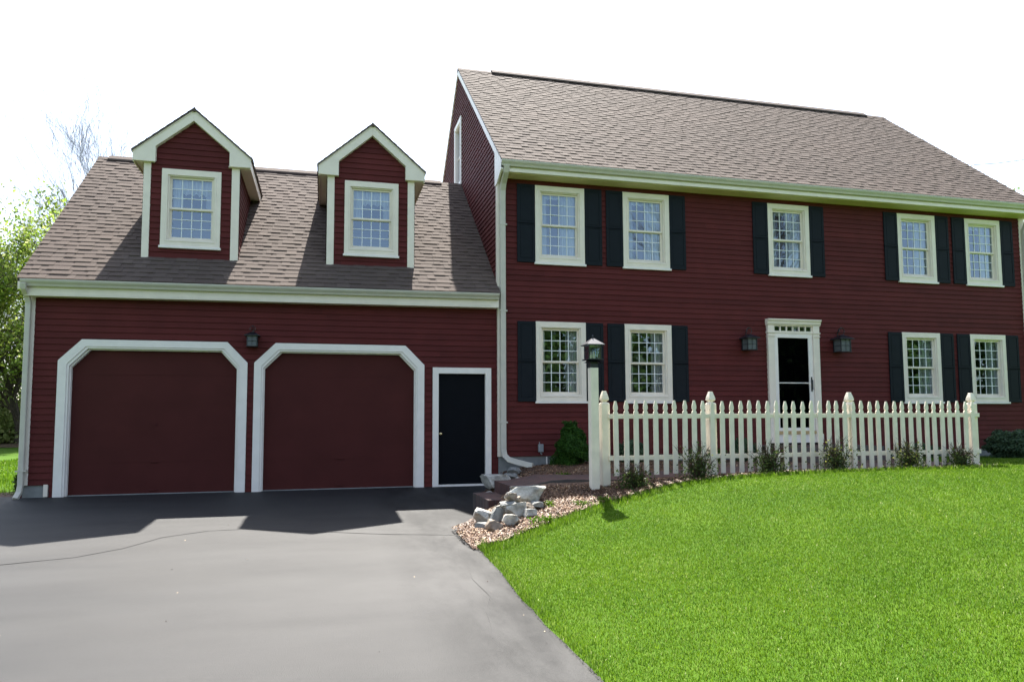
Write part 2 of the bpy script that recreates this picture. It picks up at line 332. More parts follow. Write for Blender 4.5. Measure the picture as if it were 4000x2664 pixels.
def chips_obj():
    n=0;V=[];Tn=[]
    while n<42000:
        x=random.uniform(-1.60,3.2) if random.random()<.85 else random.uniform(2,8); y=random.uniform(-5.5,-.05)
        if y>-3.4 and random.random()<.5: continue
        if not inbed(x,y) or (-.7<x and -3.66<y<-2.5): continue
        z=T(x,y)+.028+.012*noise.noise(Vector((x*6,y*6,1)))+random.uniform(0,.012); z=max(z,dz(y)+.02)
        l=random.uniform(.006,.019); w=random.uniform(.0025,.006); a=random.uniform(0,6.283); ti=random.uniform(-.7,.7); tj=random.uniform(-.5,.5)
        d=Vector((math.cos(a)*math.cos(ti),math.sin(a)*math.cos(ti),math.sin(ti))); s=Vector((-math.sin(a),math.cos(a),tj))
        c=Vector((x,y,z)); V+=[c-d*l-s*w,c+d*l-s*w,c+d*l*.8+s*w,c-d*l+s*w]; Tn.append(min(1,max(0,random.gauss(.35+.4*noise.noise(Vector((x*2.5,y*2.5,9))),.27)))); n+=1
    V=np.array([tuple(v) for v in V]); F=np.arange(len(V)).reshape(-1,4)
    tag(link('wood_chips',npmesh('wood_chips',V,F,M['chips'],np.array(Tn))),'pale wood chip mulch scattered over the planting bed','mulch',kind='stuff')
chips_obj()

# brick walkway and steps
wk=MB()
xs=np.linspace(-.66,6.9,40)
for a,b in zip(xs,xs[1:]):
    za,zb=max(.30,T(a,-3)+.035),max(.30,T(b,-3)+.035)
    wk.add([(a,-3.5,za),(b,-3.5,zb),(b,-2.5,zb),(a,-2.5,za),(a,-3.5,za-.25),(b,-3.5,zb-.25),(b,-2.5,zb-.25),(a,-2.5,za-.25)],[(0,1,2,3),(0,4,5,1),(3,2,6,7)])
wk.add([(-.66,-3.5,.05),(-.66,-2.5,.05),(-.66,-2.5,.30),(-.66,-3.5,.30)],[(0,1,2,3)])
for (xa,ya,yb) in ((5.4,-2.5,-1.2),): wk.box(xa,7.0,ya,yb,.1,.40)
tag(wk.build('brick_walkway',M['brick']),kind='structure')
st=MB(); st.box(-1.0,-.665,-3.62,-2.6,-.2,.145); tag(st.build('brick_step',M['brick'],bevel=.008),'low brick step between the asphalt and the brick walkway','step')
sp=empty('door_stoop',(6.17,-.6,.35)); tag(sp,'brick stoop in front of the white framed front door','stoop')
MB().box(-1.1,1.1,-.6,.58,-.2,.30).build('platform',M['brick'],sp,bevel=.008)
MB().box(-.9,.9,-.95,-.61,-.2,.12).build('lower_step',M['brick'],sp,bevel=.008)

# ------------------------------------------------------------------ house
H=empty('red_house'); tag(H,'dark red clapboard two-storey house with attached two-car garage','house')
EXP=.1016
def clap(mb,u0,u1,z0,z1,P,holes=(),zbase=None):
    """u0,u1: functions of z; P(u,off,z)->xyz; holes (ua,ub,za,zb)"""
    zb0=z0 if zbase is None else zbase; k=math.floor((z0-zb0)/EXP+1e-6)
    while zb0+k*EXP<z1-1e-6:
        a=zb0+k*EXP; b=a+EXP; lo=max(a,z0); hi=min(b,z1)
        cuts=sorted({lo,hi}|{h for H_ in holes for h in H_[2:] if lo+1e-5<h<hi-1e-5})
        L=[]; x=u0(lo)-1-random.random()*3
        while x<u1(lo)+8: L.append((x,random.random())); x+=random.uniform(1.8,3.7)
        def tone(u):
            t=.5
            for q,w in L:
                if u>=q: t=w
            return t
        off=lambda z: .003+.016*(1-(z-a)/EXP)
        for ci,(za,zc) in enumerate(zip(cuts,cuts[1:])):
            seg=[(0.0,1.0)]
            A0,A1,B0,B1=u0(za),u1(za),u0(zc),u1(zc)
            hs=sorted((h[0],h[1]) for h in holes if h[2]<=za+1e-5 and h[3]>=zc-1e-5)
            pts=[]; cur=('s',0)
            starts=[(A0,B0)]; ends=[]
            for h in hs: ends.append((h[0],h[0])); starts.append((h[1],h[1]))
            ends.append((A1,B1))
            for (sa,sb),(ea,eb) in zip(starts,ends):
                if ea-sa<1e-4 and eb-sb<1e-4: continue
                br=[q for q,_ in L if sa+.15<q<ea-.15 and sb+.15<q<eb-.15]
                Ls=[(sa,sb)]+[(q,q) for q in br]+[(ea,eb)]
                for (p0,q0),(p1,q1) in zip(Ls,Ls[1:]):
                    g=.0012 if (p0,q0)!=(sa,sb) else 0
                    mb.quad(P(p0+g,off(za),za),P(p1,off(za),za),P(q1,off(zc),zc),P(q0+g,off(zc),zc),tone((p0+p1)/2))
                    if ci==0 and lo==a: mb.quad(P(p0+g,.003,za),P(p1,.003,za),P(p1,off(za),za),P(p0+g,off(za),za),.2)
        k+=1
# openings
WX=[(.709,1.694),(2.486,3.462),(5.676,6.65),(8.848,9.83),(10.63,11.60)]
LZ=(1.488,3.0); UZ=(4.085,5.587)
hm=[]
for i,(a,b) in enumerate(WX):
    hm.append((a+.04,b-.04,UZ[0]+.04,UZ[1]-.04))
    if i!=2: hm.append((a+.04,b-.04,LZ[0]+.04,LZ[1]-.04))
hm.append((5.60,6.75,.5,3.15))
XR=12.30; DEP=8.23; RY=4.117; RZ=9.751; EY=-.40; EZ=5.906
mb=MB(); clap(mb,lambda z:.13,lambda z:XR-.13,.51,5.70,lambda u,o,z:(u,-o,z),hm); mb.build('front_wall',M['siding'],H)
# gable wall (left)
def roofy(z): return EY+(z-EZ)*(RY-EY)/(RZ-EZ)
ga=MB(); gw=(3.70,4.49,6.75,8.33)
clap(ga,lambda z:0.12 if z<EZ-.25 else max(.0,roofy(z)+.06),lambda z: DEP-.12 if z<EZ-.25 else min(DEP,2*RY-roofy(z)-.06),.51,9.64,lambda u,o,z:(-o,u,z),[gw]); ga.build('gable_wall',M['siding'],H)
# right and rear walls
b=MB(); b.prism([(0,.2),(DEP,.2),(DEP,EZ),(RY,RZ-.12),(0,EZ-.1)],XR-.02,XR,ax='yz'); b.box(0.02,XR,DEP-.02,DEP,.2,EZ-.1); b.build('rear_wall',M['siding'],H)
b=MB(); b.box(.15,XR-.15,.9,.93,.3,5.7); b.box(.15,XR-.15,.05,DEP,3.35,3.6); b.box(-7.0,-.2,1.9,1.95,3.3,5.0); b.build('interior_wall',M['interior'],H)
b=MB(); b.box(-.0,XR,.0,.3,-.3,.51); b.box(-.0,.3,.3,DEP,-.3,.51); b.build('foundation',M['concrete'],H,loc=(0,.008,0))
# garage walls
GX0,GX1=-7.655,-.0; GY=.05; GRY=3.723; GRZ=6.733
def tilt(x): return .0075*(x+3.9)
hg=[(-7.15,-4.40,-.5,2.10),(-4.19,-1.41,-.5,2.10)]+[(a+.05+.3*k/6,b-.05-.3*k/6,2.10+.34*k/6-(0 if k else .0),2.10+.34*(k+1)/6) for a,b in ((-7.19,-4.36),(-4.23,-1.37)) for k in range(6)]+[(-1.19,-.15,-.5,2.10),(-7.7,-7.26,-.5,.19)]
mb=MB(); clap(mb,lambda z:GX0+.095,lambda z:GX1,.0,3.24,lambda u,o,z:(u,GY-o,z),hg,zbase=-.02); mb.build('garage_wall',M['siding'],H)
# filler beside chamfered door corners is real casing; solid panel behind the siding above the doors
b=MB(); b.prism([(GY,0),(2*GRY,0),(2*GRY,3.25),(GRY,GRZ-.1),(GY,3.25)],GX0,GX0+.02,ax='yz'); b.box(GX0,0,2*GRY-.02,2*GRY,0,3.3); b.build('garage_side_wall',M['siding'],H)
MB().box(GX0,-7.24,GY+.005,GY+.2,-.3,.19).build('garage_foundation',M['concrete'],H)
MB().box(-7.33,-7.27,GY-.03,GY-.005,.01,.2).build('corner_block',M['trim'],H)

def shingles(mb,E,Rr,n_out,u0,u1,exp=.143,tabs=True,thick=.0115):
    """E(u), R(u): eave and ridge points"""
    L=(Rr(u0)-E(u0)).length; nc=int(round(L/exp)); N=Vector(n_out)
    def P(u,v,o): return tuple(E(u).lerp(Rr(u),v)+N*o)
    for k in range(nc):
        v0,v1=k/nc,(k+1)/nc; x=u0; 
        w=.28
        # base layer split into shingles with their own tone
        while x<u1-1e-6:
            x2=min(u1,x+random.choice((.33,.5,.9,.6))*random.uniform(.8,1.2)); t=min(1,max(0,random.gauss(.47,.09)))
            mb.quad(P(x,v0,thick),P(x2,v0,thick),P(x2,v1+.15/nc,.001),P(x,v1+.15/nc,.001),t)
            mb.quad(P(x,v0,-.004),P(x2,v0,-.004),P(x2,v0,thick),P(x,v0,thick),t*.4)
            x=x2
        if not tabs: continue
        x=u0+random.random()*.2
        while x<u1-.1:
            x2=min(u1,x+random.uniform(.10,.34)); t=min(1,max(0,random.gauss(.55,.11))); h=thick+random.uniform(.004,.007)
            a,b_,c,d=P(x,v0-.01/nc,h),P(x2,v0-.01/nc,h),P(x2,v1,.007),P(x,v1,.007)
            a0,b0,c0,d0=P(x,v0-.01/nc,.0),P(x2,v0-.01/nc,.0),P(x2,v1,0),P(x,v1,0)
            mb.add([a,b_,c,d,a0,b0,c0,d0],[(0,1,2,3),(0,4,5,1),(1,5,6,2),(0,3,7,4)],t)
            x=x2+random.uniform(.08,.30)
def nrm(dy,dzz): l=math.hypot(dy,dzz); return (0,-dzz/l,dy/l)
# main roof
r=MB(); shingles(r,lambda u:Vector((u,EY,EZ)),lambda u:Vector((u,RY,RZ)),nrm(RY-EY,RZ-EZ),-.03,XR+.03)
dk=MB()
mr=r.build('main_roof',M['shingle'],H)
s_=MB(); s_.prism([(EY,EZ-.012),(RY,RZ-.012),(2*RY-EY,EZ-.012),(2*RY-EY,EZ-.05),(RY,RZ-.05),(EY,EZ-.05)],-.02,XR+.02,ax='yz'); s_.build('roof_deck',M['shingle'],mr)
MB().prism([(RY-.17,RZ-.10),(RY-.15,RZ-.055),(RY,RZ+.07),(RY+.15,RZ-.055),(RY+.17,RZ-.10)],.81,11.66,ax='yz').build('ridge_vent',M['shingle'],mr)
MB().prism([(RY-.14,RZ-.10),(RY,RZ+.02),(RY+.14,RZ-.10)],-.035,XR+.035,ax='yz').build('ridge_cap',M['shingle'],mr)
# garage roof
gey,gez=-.2,3.445
r=MB(); shingles(r,lambda u:Vector((u,gey,gez+tilt(u))),lambda u:Vector((u,GRY,GRZ)),nrm(GRY-gey,GRZ-gez),-7.75,-.005)
gr=r.build('garage_roof',M['shingle'],H)
def deck(y0,zf,y1,z1,x0,x1):
    b=MB(); vs=[]
    for x in (x0,x1):
        e=zf(x); vs+=[(x,y0,e-.012),(x,y1,z1-.012),(x,2*y1-y0,e-.012),(x,2*y1-y0,e-.05),(x,y1,z1-.05),(x,y0,e-.05)]
    b.add(vs,[(0,1,2,3,4,5),(11,10,9,8,7,6)]+[(i,(i+1)%6,(i+1)%6+6,i+6) for i in range(6)]); return b
deck(gey,lambda x:gez+tilt(x),GRY,GRZ,-7.74,-.02).build('roof_deck',M['shingle'],gr)
MB().prism([(GRY-.16,GRZ-.10),(GRY-.14,GRZ-.06),(GRY,GRZ+.045),(GRY+.14,GRZ-.06),(GRY+.16,GRZ-.10)],-7.55,-.5,ax='yz').build('ridge_vent',M['shingle'],gr)
MB().prism([(GRY-.13,GRZ-.10),(GRY,GRZ+.012),(GRY+.13,GRZ-.10)],-7.755,-.01,ax='yz').build('ridge_cap',M['shingle'],gr)

# rake boards, fascia, soffits, gutters
def rake(y0,z0,y1,z1,x0,x1,w,name='rake_board'):
    b=MB(); b.prism([(y0,z0-.02),(y1,z1-.02),(y1,z1-.02-w*1.3),(y0,z0-.02-w*1.3)],x0,x1,ax='yz'); return b.build(name,M['trim_white'],H)
rake(EY,EZ,RY,RZ,-.035,-.004,.11); rake(2*RY-EY,EZ,RY,RZ,-.035,-.004,.11); rake(EY,EZ,RY,RZ,XR+.004,XR+.03,.11)
MB().prism([(EY,EZ-.06),(EY,EZ-.19),(-.02,5.55),(.12,5.55),(.12,EZ+.30)],-.036,-.003,ax='yz').build('cornice_return',M['trim_white'],H)
def gutter(x0,x1,yb,zt,zf=lambda x:0,name='gutter'):
    prof=[(yb,zt),(yb,zt-.105),(yb-.06,zt-.105),(yb-.075,zt-.07),(yb-.10,zt-.045),(yb-.112,zt-.02),(yb-.112,zt),(yb-.104,zt),(yb-.1,zt-.02),(yb-.008,zt-.08),(yb-.008,zt)]
    n=len(prof); b=MB(); b.add([(x,p[0],p[1]+zf(x)) for x in (x0,x1) for p in prof],[tuple(range(n)),tuple(range(2*n-1,n-1,-1))]+[(i,i+n,(i+1)%n+n,(i+1)%n) for i in range(n)])
    return b.build(name,M['gutter'],H)
gutter(-.03,XR+.03,EY+.055,EZ-.018)
b=MB(); b.box(-.0,XR,EY+.057,EY+.085,EZ-.215,EZ-.04); b.box(-.0,XR,EY+.036,EY+.057,EZ-.215,EZ-.15); b.build('fascia',M['trim'],H)
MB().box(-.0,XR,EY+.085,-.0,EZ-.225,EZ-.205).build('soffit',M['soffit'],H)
gutter(-7.69,-.035,gey+.05,gez-.015,tilt)
b=MB()
for z0,z1,y0,y1 in ((gez-.245,gez-.03,gey+.052,gey+.08),(gez-.262,gez-.246,gey+.052,GY)):
    b.add([(x,y,z+tilt(x)) for x in (-7.655,-.025) for y in (y0,y1) for z in (z0,z1)],[(0,1,3,2),(4,6,7,5),(0,4,5,1),(2,3,7,6),(0,2,6,4),(1,5,7,3)])
b.build('fascia',M['trim'],H)
rk=MB()
for sgn in (1,): rk.prism([(gey,gez-.05),(GRY,GRZ-.04),(GRY,GRZ-.18),(gey,gez-.2)],-7.735,-7.705,ax='yz')
rk.prism([(GY+.02,3.2),(GRY,GRZ-.18),(2*GRY,3.2)],-7.705,-7.66,ax='yz'); rk.build('rake_board',M['trim'],H)
# corner boards
for x0,x1,y,z0,z1 in ((-.018,.135,-.024,.51,5.69),(XR-.14,XR+.018,-.024,.51,5.69),(GX0-.01,GX0+.10,GY-.024,.19,3.2)):
    b=MB(); b.box(x0,x1,y,y+.028,z0,z1); 
    if x0<0: b.box(x0,x0+.018,y+.0285,y+.14,z0,z1)
    else: b.box(x1-.018,x1,y+.0285,y+.14,z0,z1)
    b.build('corner_board',M['trim'],H,bevel=.003)
# downspouts
def ds(pts,name='downspout',w=.10,h=.07,straps=()):
    o=MB().rtube(pts,w,h).build(name,M['gutter'],H,bevel=.006)
    for (x,y,z) in straps: MB().box(x-.075,x+.075,y-.04,y-.034,z-.012,z+.012).box(x+.055,x+.078,y-.034,y+.02,z-.014,z+.014).build('strap',M['gutter'],o)
    return o
ds([(.07,-.40,5.80),(.07,-.36,5.69),(.07,-.16,5.55),(.07,-.085,5.42),(.07,-.07,5.2),(.07,-.07,3.0),(.07,-.07,.64),(.09,-.085,.53),(.16,-.13,.46),(.30,-.24,.415),(.52,-.42,.355)],straps=((.07,-.07,4.78),(.07,-.07,3.17),(.07,-.07,1.13)))
ds([(-7.645,-.24,3.34),(-7.645,-.22,3.26),(-7.64,-.07,3.15),(-7.632,-.025,3.05),(-7.632,-.02,1.5),(-7.632,-.02,.2),(-7.64,-.045,.09),(-7.66,-.13,.0)],w=.075,straps=((-7.632,-.02,.42),))
ds([(XR-.06,-.40,5.80),(XR-.05,-.34,5.69),(XR-.05,-.14,5.55),(XR-.05,-.07,5.4),(XR-.05,-.07,.5)],straps=((XR-.05,-.07,4.8),))

# ---- windows
def outline(x0,x1,z0,z1): return [(x0,z0),(x1,z0),(x1,z1),(x0,z1)]
_wc={}
def win_meshes(w,h):
    key=(round(w,2),round(h,2))
    if key in _wc: return _wc[key]
    c=.105; hw=w/2; d={}
    b=MB(); b.ring(outline(-hw,hw,0.03,h),outline(-hw+c,hw-c,c+.02,h-c),-.035,.0)         # casing
    b.ring(outline(-hw+c,hw-c,c+.02,h-c),outline(-hw+c+.022,hw-c-.022,c+.045,h-c-.02),-.018,.16) # jamb
    b.ring(outline(-hw+c-.03,hw-c+.03,c,h-c+.012),outline(-hw+c-.005,hw-c+.005,c+.03,h-c-.004),-.042,-.0355)
    d['casing']=b.mesh('window',M['trim'])
    d['sill']=MB().box(-hw-.018,hw+.018,-.062,.0,-.012,.028).mesh('sill',M['trim_white'])
    ix=hw-c-.022; zl_=c+.045; zu=h-c-.02; zm=zl_+(zu-zl_)*.495; s=.034
    gx=ix-s
    b=MB(); b.ring(outline(-ix,ix,zm-.012,zu),outline(-gx,gx,zm+.022,zu-s),.03,.06); d['upper']=b.mesh('upper_sash',M['trim'])
    b=MB(); b.ring(outline(-ix,ix,zl_,zm+.012),outline(-gx,gx,zl_+.055,zm-.022),.062,.092); d['lower']=b.mesh('lower_sash',M['trim'])
    b=MB()
    for (a,e,y) in ((zm+.022,zu-s,.043),(zl_+.055,zm-.022,.075)):
        for k in (1,2,3):
            x=-gx+2*gx*k/4; b.box(x-.0065,x+.0065,y-.004,y+.004,a,e)
        for k in (1,2):
            z=a+(e-a)*k/3; b.box(-gx,gx,y-.0055,y+.0055,z-.0065,z+.0065)
    d['grille']=b.mesh('muntin_grille',M['muntin'])
    b=MB(); b.quad((-gx,.0492,zm+.022),(gx,.0492,zm+.022),(gx,.0492,zu-s),(-gx,.0492,zu-s)); b.quad((-gx,.0812,zl_+.055),(gx,.0812,zl_+.055),(gx,.0812,zm-.022),(-gx,.0812,zm-.022))
    d['glass']=b.mesh('glass',M['glass']); d['dims']=(gx,zl_,zu,zm)
    _wc[key]=d; return d
def drape(x0,x1,z0,z1,y=.14,folds=6,seed=0,scallop=False):
    n=60; b=MB(); pts=[]
    for i in range(n+1):
        u=i/n; x=x0+(x1-x0)*u; yy=y+.022*math.sin(u*folds*6.283+seed)+.012*math.sin(u*folds*2.7*6.283+seed*2)
        zb=z0+(.045*abs(math.sin(u*math.pi*6)) if scallop else 0); pts.append((x,yy,zb,z1))
    for p,q in zip(pts,pts[1:]): b.quad((p[0],p[1],p[2]),(q[0],q[1],q[2]),(q[0],q[1],q[3]),(p[0],p[1],p[3]))
    return b
def window(x0,x1,z0,z1,y,label,kind):
    w,h=x1-x0,z1-z0; d=win_meshes(w,h); gx,za,zb,zm=d['dims']
    o=link('window',d['casing'],H,((x0+x1)/2,y,z0),bevel=.003); o['label']=label
    link('sill',d['sill'],o,bevel=.003); link('upper_sash',d['upper'],o); link('lower_sash',d['lower'],o); link('muntin_grille',d['grille'],o); link('glass',d['glass'],o)
    dr=MB().box(-w/2+.11,w/2-.11,.42,.43,.05,h-.05) if kind=='dormer' else None
    sd=random.random()*6
    def cur(b): q=b.build('curtain',M['curtain'],o,smooth=True)
    if kind=='sides':
        cur(drape(-gx,-gx+.13*gx*2+.03,za,zb,folds=2,seed=sd)); cur(drape(gx*.15,gx+.05,za,zb,folds=4,seed=sd+1)); cur(drape(-gx,gx,zb-.09,zb,y=.11,folds=5,seed=sd))
    elif kind=='right':
        cur(drape(gx*.42,gx+.05,za,zb,folds=3,seed=sd)); cur(drape(-gx,-gx+.07,za,zb,folds=1,seed=sd))
    elif kind=='rightonly':
        cur(drape(gx*.30,gx+.05,za,zb,folds=3,seed=sd+2))
    elif kind=='dormer':
        cur(drape(-gx,gx,zb-.30,zb,y=.12,folds=7,seed=sd,scallop=True)); cur(drape(-gx,-gx+.16,zm,zb,folds=2,seed=sd)); cur(drape(gx-.1,gx+.02,zm,zb,folds=2,seed=sd))
    return o
names=['leftmost','second','middle','fourth','rightmost']
for i,(a,b_) in enumerate(WX):
    window(a,b_,UZ[0]-.0,UZ[1],0,f'{names[i]} upstairs window of the main house front','sides' if i<2 else 'sides')
    if i!=2: window(a,b_,LZ[0],LZ[1],0,f'{ {0:"leftmost",1:"second from left",3:"third from left",4:"rightmost"}[i] } downstairs window of the main house front','right' if i<2 else 'rightonly')
# gable window
b=MB(); 
def yring(o,i,x0,x1):
    n=len(o); vs=[(x,p[0],p[1]) for x in (x0,x1) for q in (o,i) for p in q]; fs=[]
    for k in range(n):
        j=(k+1)%n; fs+=[(k,j,n+j,n+k),(2*n+k,3*n+k,3*n+j,2*n+j),(k,2*n+k,2*n+j,j),(n+k,n+j,3*n+j,3*n+k)]
    return vs,fs
b.add(*yring(outline(3.66,4.53,6.72,8.38),outline(3.77,4.42,6.83,8.27),-.04,.0)); b.add(*yring(outline(3.77,4.42,6.83,8.27),outline(3.80,4.39,6.86,8.24),-.02,.08))
gwn=b.build('gable_window',M['trim_white'],H); gwn['label']='narrow attic window high in the left gable'
MB().quad((.05,3.8,6.86),(.05,4.39,6.86),(.05,4.39,8.24),(.05,3.8,8.24)).build('screen',M['screen'],gwn)
MB().box(.03,.06,3.80,4.39,7.53,7.57).build('meeting_rail',M['trim_white'],gwn)

# ---- shutters
def shutter_mesh(w,h):
    b=MB(); b.box(-w/2,w/2,-.034,-.016,0,h)
    r_=.052; 
    for (z0,z1) in ((.075,h*.50-.03),(h*.50+.03,h-.06)):
        b.ring(outline(-w/2+.0,w/2,z0-.045 if z0>.1 else 0,z1+.03),outline(-w/2+r_,w/2-r_,z0,z1),-.042,-.0345)
        b.prism(outline(-w/2+r_+.012,w/2-r_-.012,z0+.012,z1-.012),-.039,-.0345)
    return b.mesh('shutter',M['shutter'])
SH=shutter_mesh(.345,1.49)
for i,(a,b_) in enumerate(WX):
    for z,fl in ((UZ[0]+.02,1),(LZ[0]+.02,0)):
        if i==2 and not fl: continue
        for xc in (a-.178,b_+.178): link('shutter',SH,H,(xc,0,z),bevel=.002)

# ---- dormers
DY=.453; RK=.35
def adj(x,z,y=RK):
    k=(y+13.054)/(DY+13.054); return (-3.093+(x+3.093)*k,1.2+(z-1.2)*k)
slope_g=(GRZ-gez)/(GRY-gey)
def roofz(x,y): return gez+tilt(x)*(1-(y-gey)/(GRY-gey))+slope_g*(y-gey)
def dormer(px,pz,xl,xr,el,er,bl,br,wz,wx,label):
    """px,pz ridge; xl,xr outer wall; el,er outer eaves"""
    D=MB(); base=3.90; ez=5.60
    up=lambda z:(lambda k:k)(max(0,min(1,(z-5.74)/(pz-.10-5.74))))
    hole=(wx[0]+.04,wx[1]-.04,wz[0]+.04,wz[1]-.04)
    clap(D,lambda z:xl+.02 if z<5.75 else xl+(px-xl)*up(z),lambda z:xr-.02 if z<5.75 else xr+(px-xr)*up(z),base,pz-.17,lambda u,o,z:(u,DY-o,z),[hole],zbase=base-.03)
    # sides
    for X,s in ((xl,-1),(xr,1)):
        k=0; z=base
        while z<5.62:
            z2=min(z+EXP,5.62); f=lambda zz:(zz-gez-tilt(X)*.8)/slope_g+gey
            y1,y2=max(DY,f(z)),max(DY,f(z2)); y2=max(y2,y1)
            D.quad((X+s*.013,DY+.0,z),(X+s*.013,y1+.1,z),(X+s*.003,y2+.1,z2),(X+s*.003,DY+.0,z2),random.random()); D.quad((X,DY,z),(X,y1+.1,z),(X+s*.013,y1+.1,z),(X+s*.013,DY,z),.2); z=z2
    dm=D.build('dormer',M['siding'],H); dm['label']=label
    for x0,x1 in ((bl[0],bl[1]),(br[0],br[1])):
        zb=min(roofz(x0,DY),roofz(x1,DY))+.01
        MB().box(x0,x1,DY-.026,DY+.004,zb-.03,5.66).build('corner_board',M['trim'],dm,bevel=.003)
    MB().box(bl[0]-.03,br[1]+.03,DY-.055,DY-.015,3.885,3.92).build('flashing',M['gutter'],dm)
    # rake trim with returns
    P=lambda x,z: adj(x,z)
    t_l,t_r=(el,5.822),(er,5.822)
    il,ir=el+.36,er-.36; iz=5.922
    outer=[P(px,pz-.02),P(*t_l),P(el,5.65),P(il,5.645),P(il,iz),P(px,pz-.215)]
    outr=[P(px,pz-.02),P(px,pz-.215),P(ir,iz),P(ir,5.655),P(er,5.66),P(*t_r)]
    b=MB(); b.prism(outer,RK,RK+.028); b.prism(outr,RK,RK+.028); b.build('rake_trim',M['trim'],dm,bevel=.003)
    b=MB(); b.prism([P(px,pz+.004),P(el-.012,5.832),P(el-.012,5.79),P(px,pz-.045)],RK-.012,RK-.0005); b.prism([P(px,pz+.004),P(px,pz-.045),P(er+.012,5.79),P(er+.012,5.832)],RK-.012,RK-.0005); b.build('shadow_board',M['trim'],dm)
    # soffits: under the rakes and along the side eaves
    b=MB(); ax_,az_=P(il,5.645); yb=2.62
    b.box(P(el,0)[0]+.01,xl+.0,RK+.03,yb,5.618,5.64); b.box(xr,P(er,0)[0]-.01,RK+.03,yb,5.618,5.64)
    b.box(P(el,0)[0],P(el,0)[0]+.02,RK+.0285,yb,5.60,5.79); b.box(P(er,0)[0]-.02,P(er,0)[0],RK+.0285,yb,5.60,5.79)
    b.box(xl,il,RK+.03,DY,5.618,5.64); b.box(ir,xr,RK+.03,DY,5.618,5.64)
    pil=P(il,iz); pip=P(px,pz-.215); pir=P(ir,iz)
    b.add([(pil[0],RK+.028,pil[1]),(pip[0],RK+.028,pip[1]),(pip[0],DY,pip[1]),(pil[0],DY,pil[1])],[(0,1,2,3)])
    b.add([(pir[0],RK+.028,pir[1]),(pip[0],RK+.028,pip[1]),(pip[0],DY,pip[1]),(pir[0],DY,pir[1])],[(0,1,2,3)])
    b.add([(pil[0],RK+.028,5.64),(pil[0],RK+.028,pil[1]),(pil[0],DY,pil[1]),(pil[0],DY,5.64)],[(0,1,2,3)]); b.add([(pir[0],RK+.028,5.64),(pir[0],RK+.028,pir[1]),(pir[0],DY,pir[1]),(pir[0],DY,5.64)],[(0,1,2,3)])
    b.build('soffit',M['trim'],dm)
    # roof
    rr=MB(); pk=P(px,pz)
    yb=3.75
    for s,ex in ((-1,P(el,0)[0]-.02),(1,P(er,0)[0]+.02)):
        ezz=P(0,5.822)[1]+.004; ww=abs(ex-pk[0]); l=math.hypot(ww,pk[1]-ezz); n=(s*(pk[1]-ezz)/l,0,ww/l)
        y_e=2.75
        shingles(rr,lambda u,ex=ex,ezz=ezz:Vector((ex,u,ezz)),lambda u:Vector((pk[0],u,pk[1]+.01)),n,RK-.03,yb,exp=.14,tabs=True,thick=.008)
        rr.add([(ex,RK-.025,ezz-.012),(pk[0],RK-.025,pk[1]-.002),(pk[0],yb,pk[1]-.002),(ex,yb,ezz-.012),(ex,RK-.025,ezz-.03),(pk[0],RK-.025,pk[1]-.02),(pk[0],yb,pk[1]-.02),(ex,yb,ezz-.03)],[(0,1,2,3),(4,7,6,5),(0,4,5,1),(0,3,7,4)],.3)
    rr.prism([(pk[0]-.08,pk[1]-.055),(pk[0],pk[1]+.016),(pk[0]+.08,pk[1]-.055)],RK-.03,yb-.1)
    rr.build('roof',M['shingle'],dm)
    window(wx[0],wx[1],wz[0],wz[1],DY,f'window in the {label}','dormer')
dormer(-5.368,6.642,-6.14,-4.588,-6.33,-4.408,(-6.14,-6.027),(-4.719,-4.588),(4.15,5.53),(-5.850,-4.890),'left dormer on the garage roof')
dormer(-2.280,6.669,-3.085,-1.504,-3.246,-1.307,(-3.085,-2.958),(-1.629,-1.504),(4.165,5.557),(-2.775,-1.800),'right dormer on the garage roof')

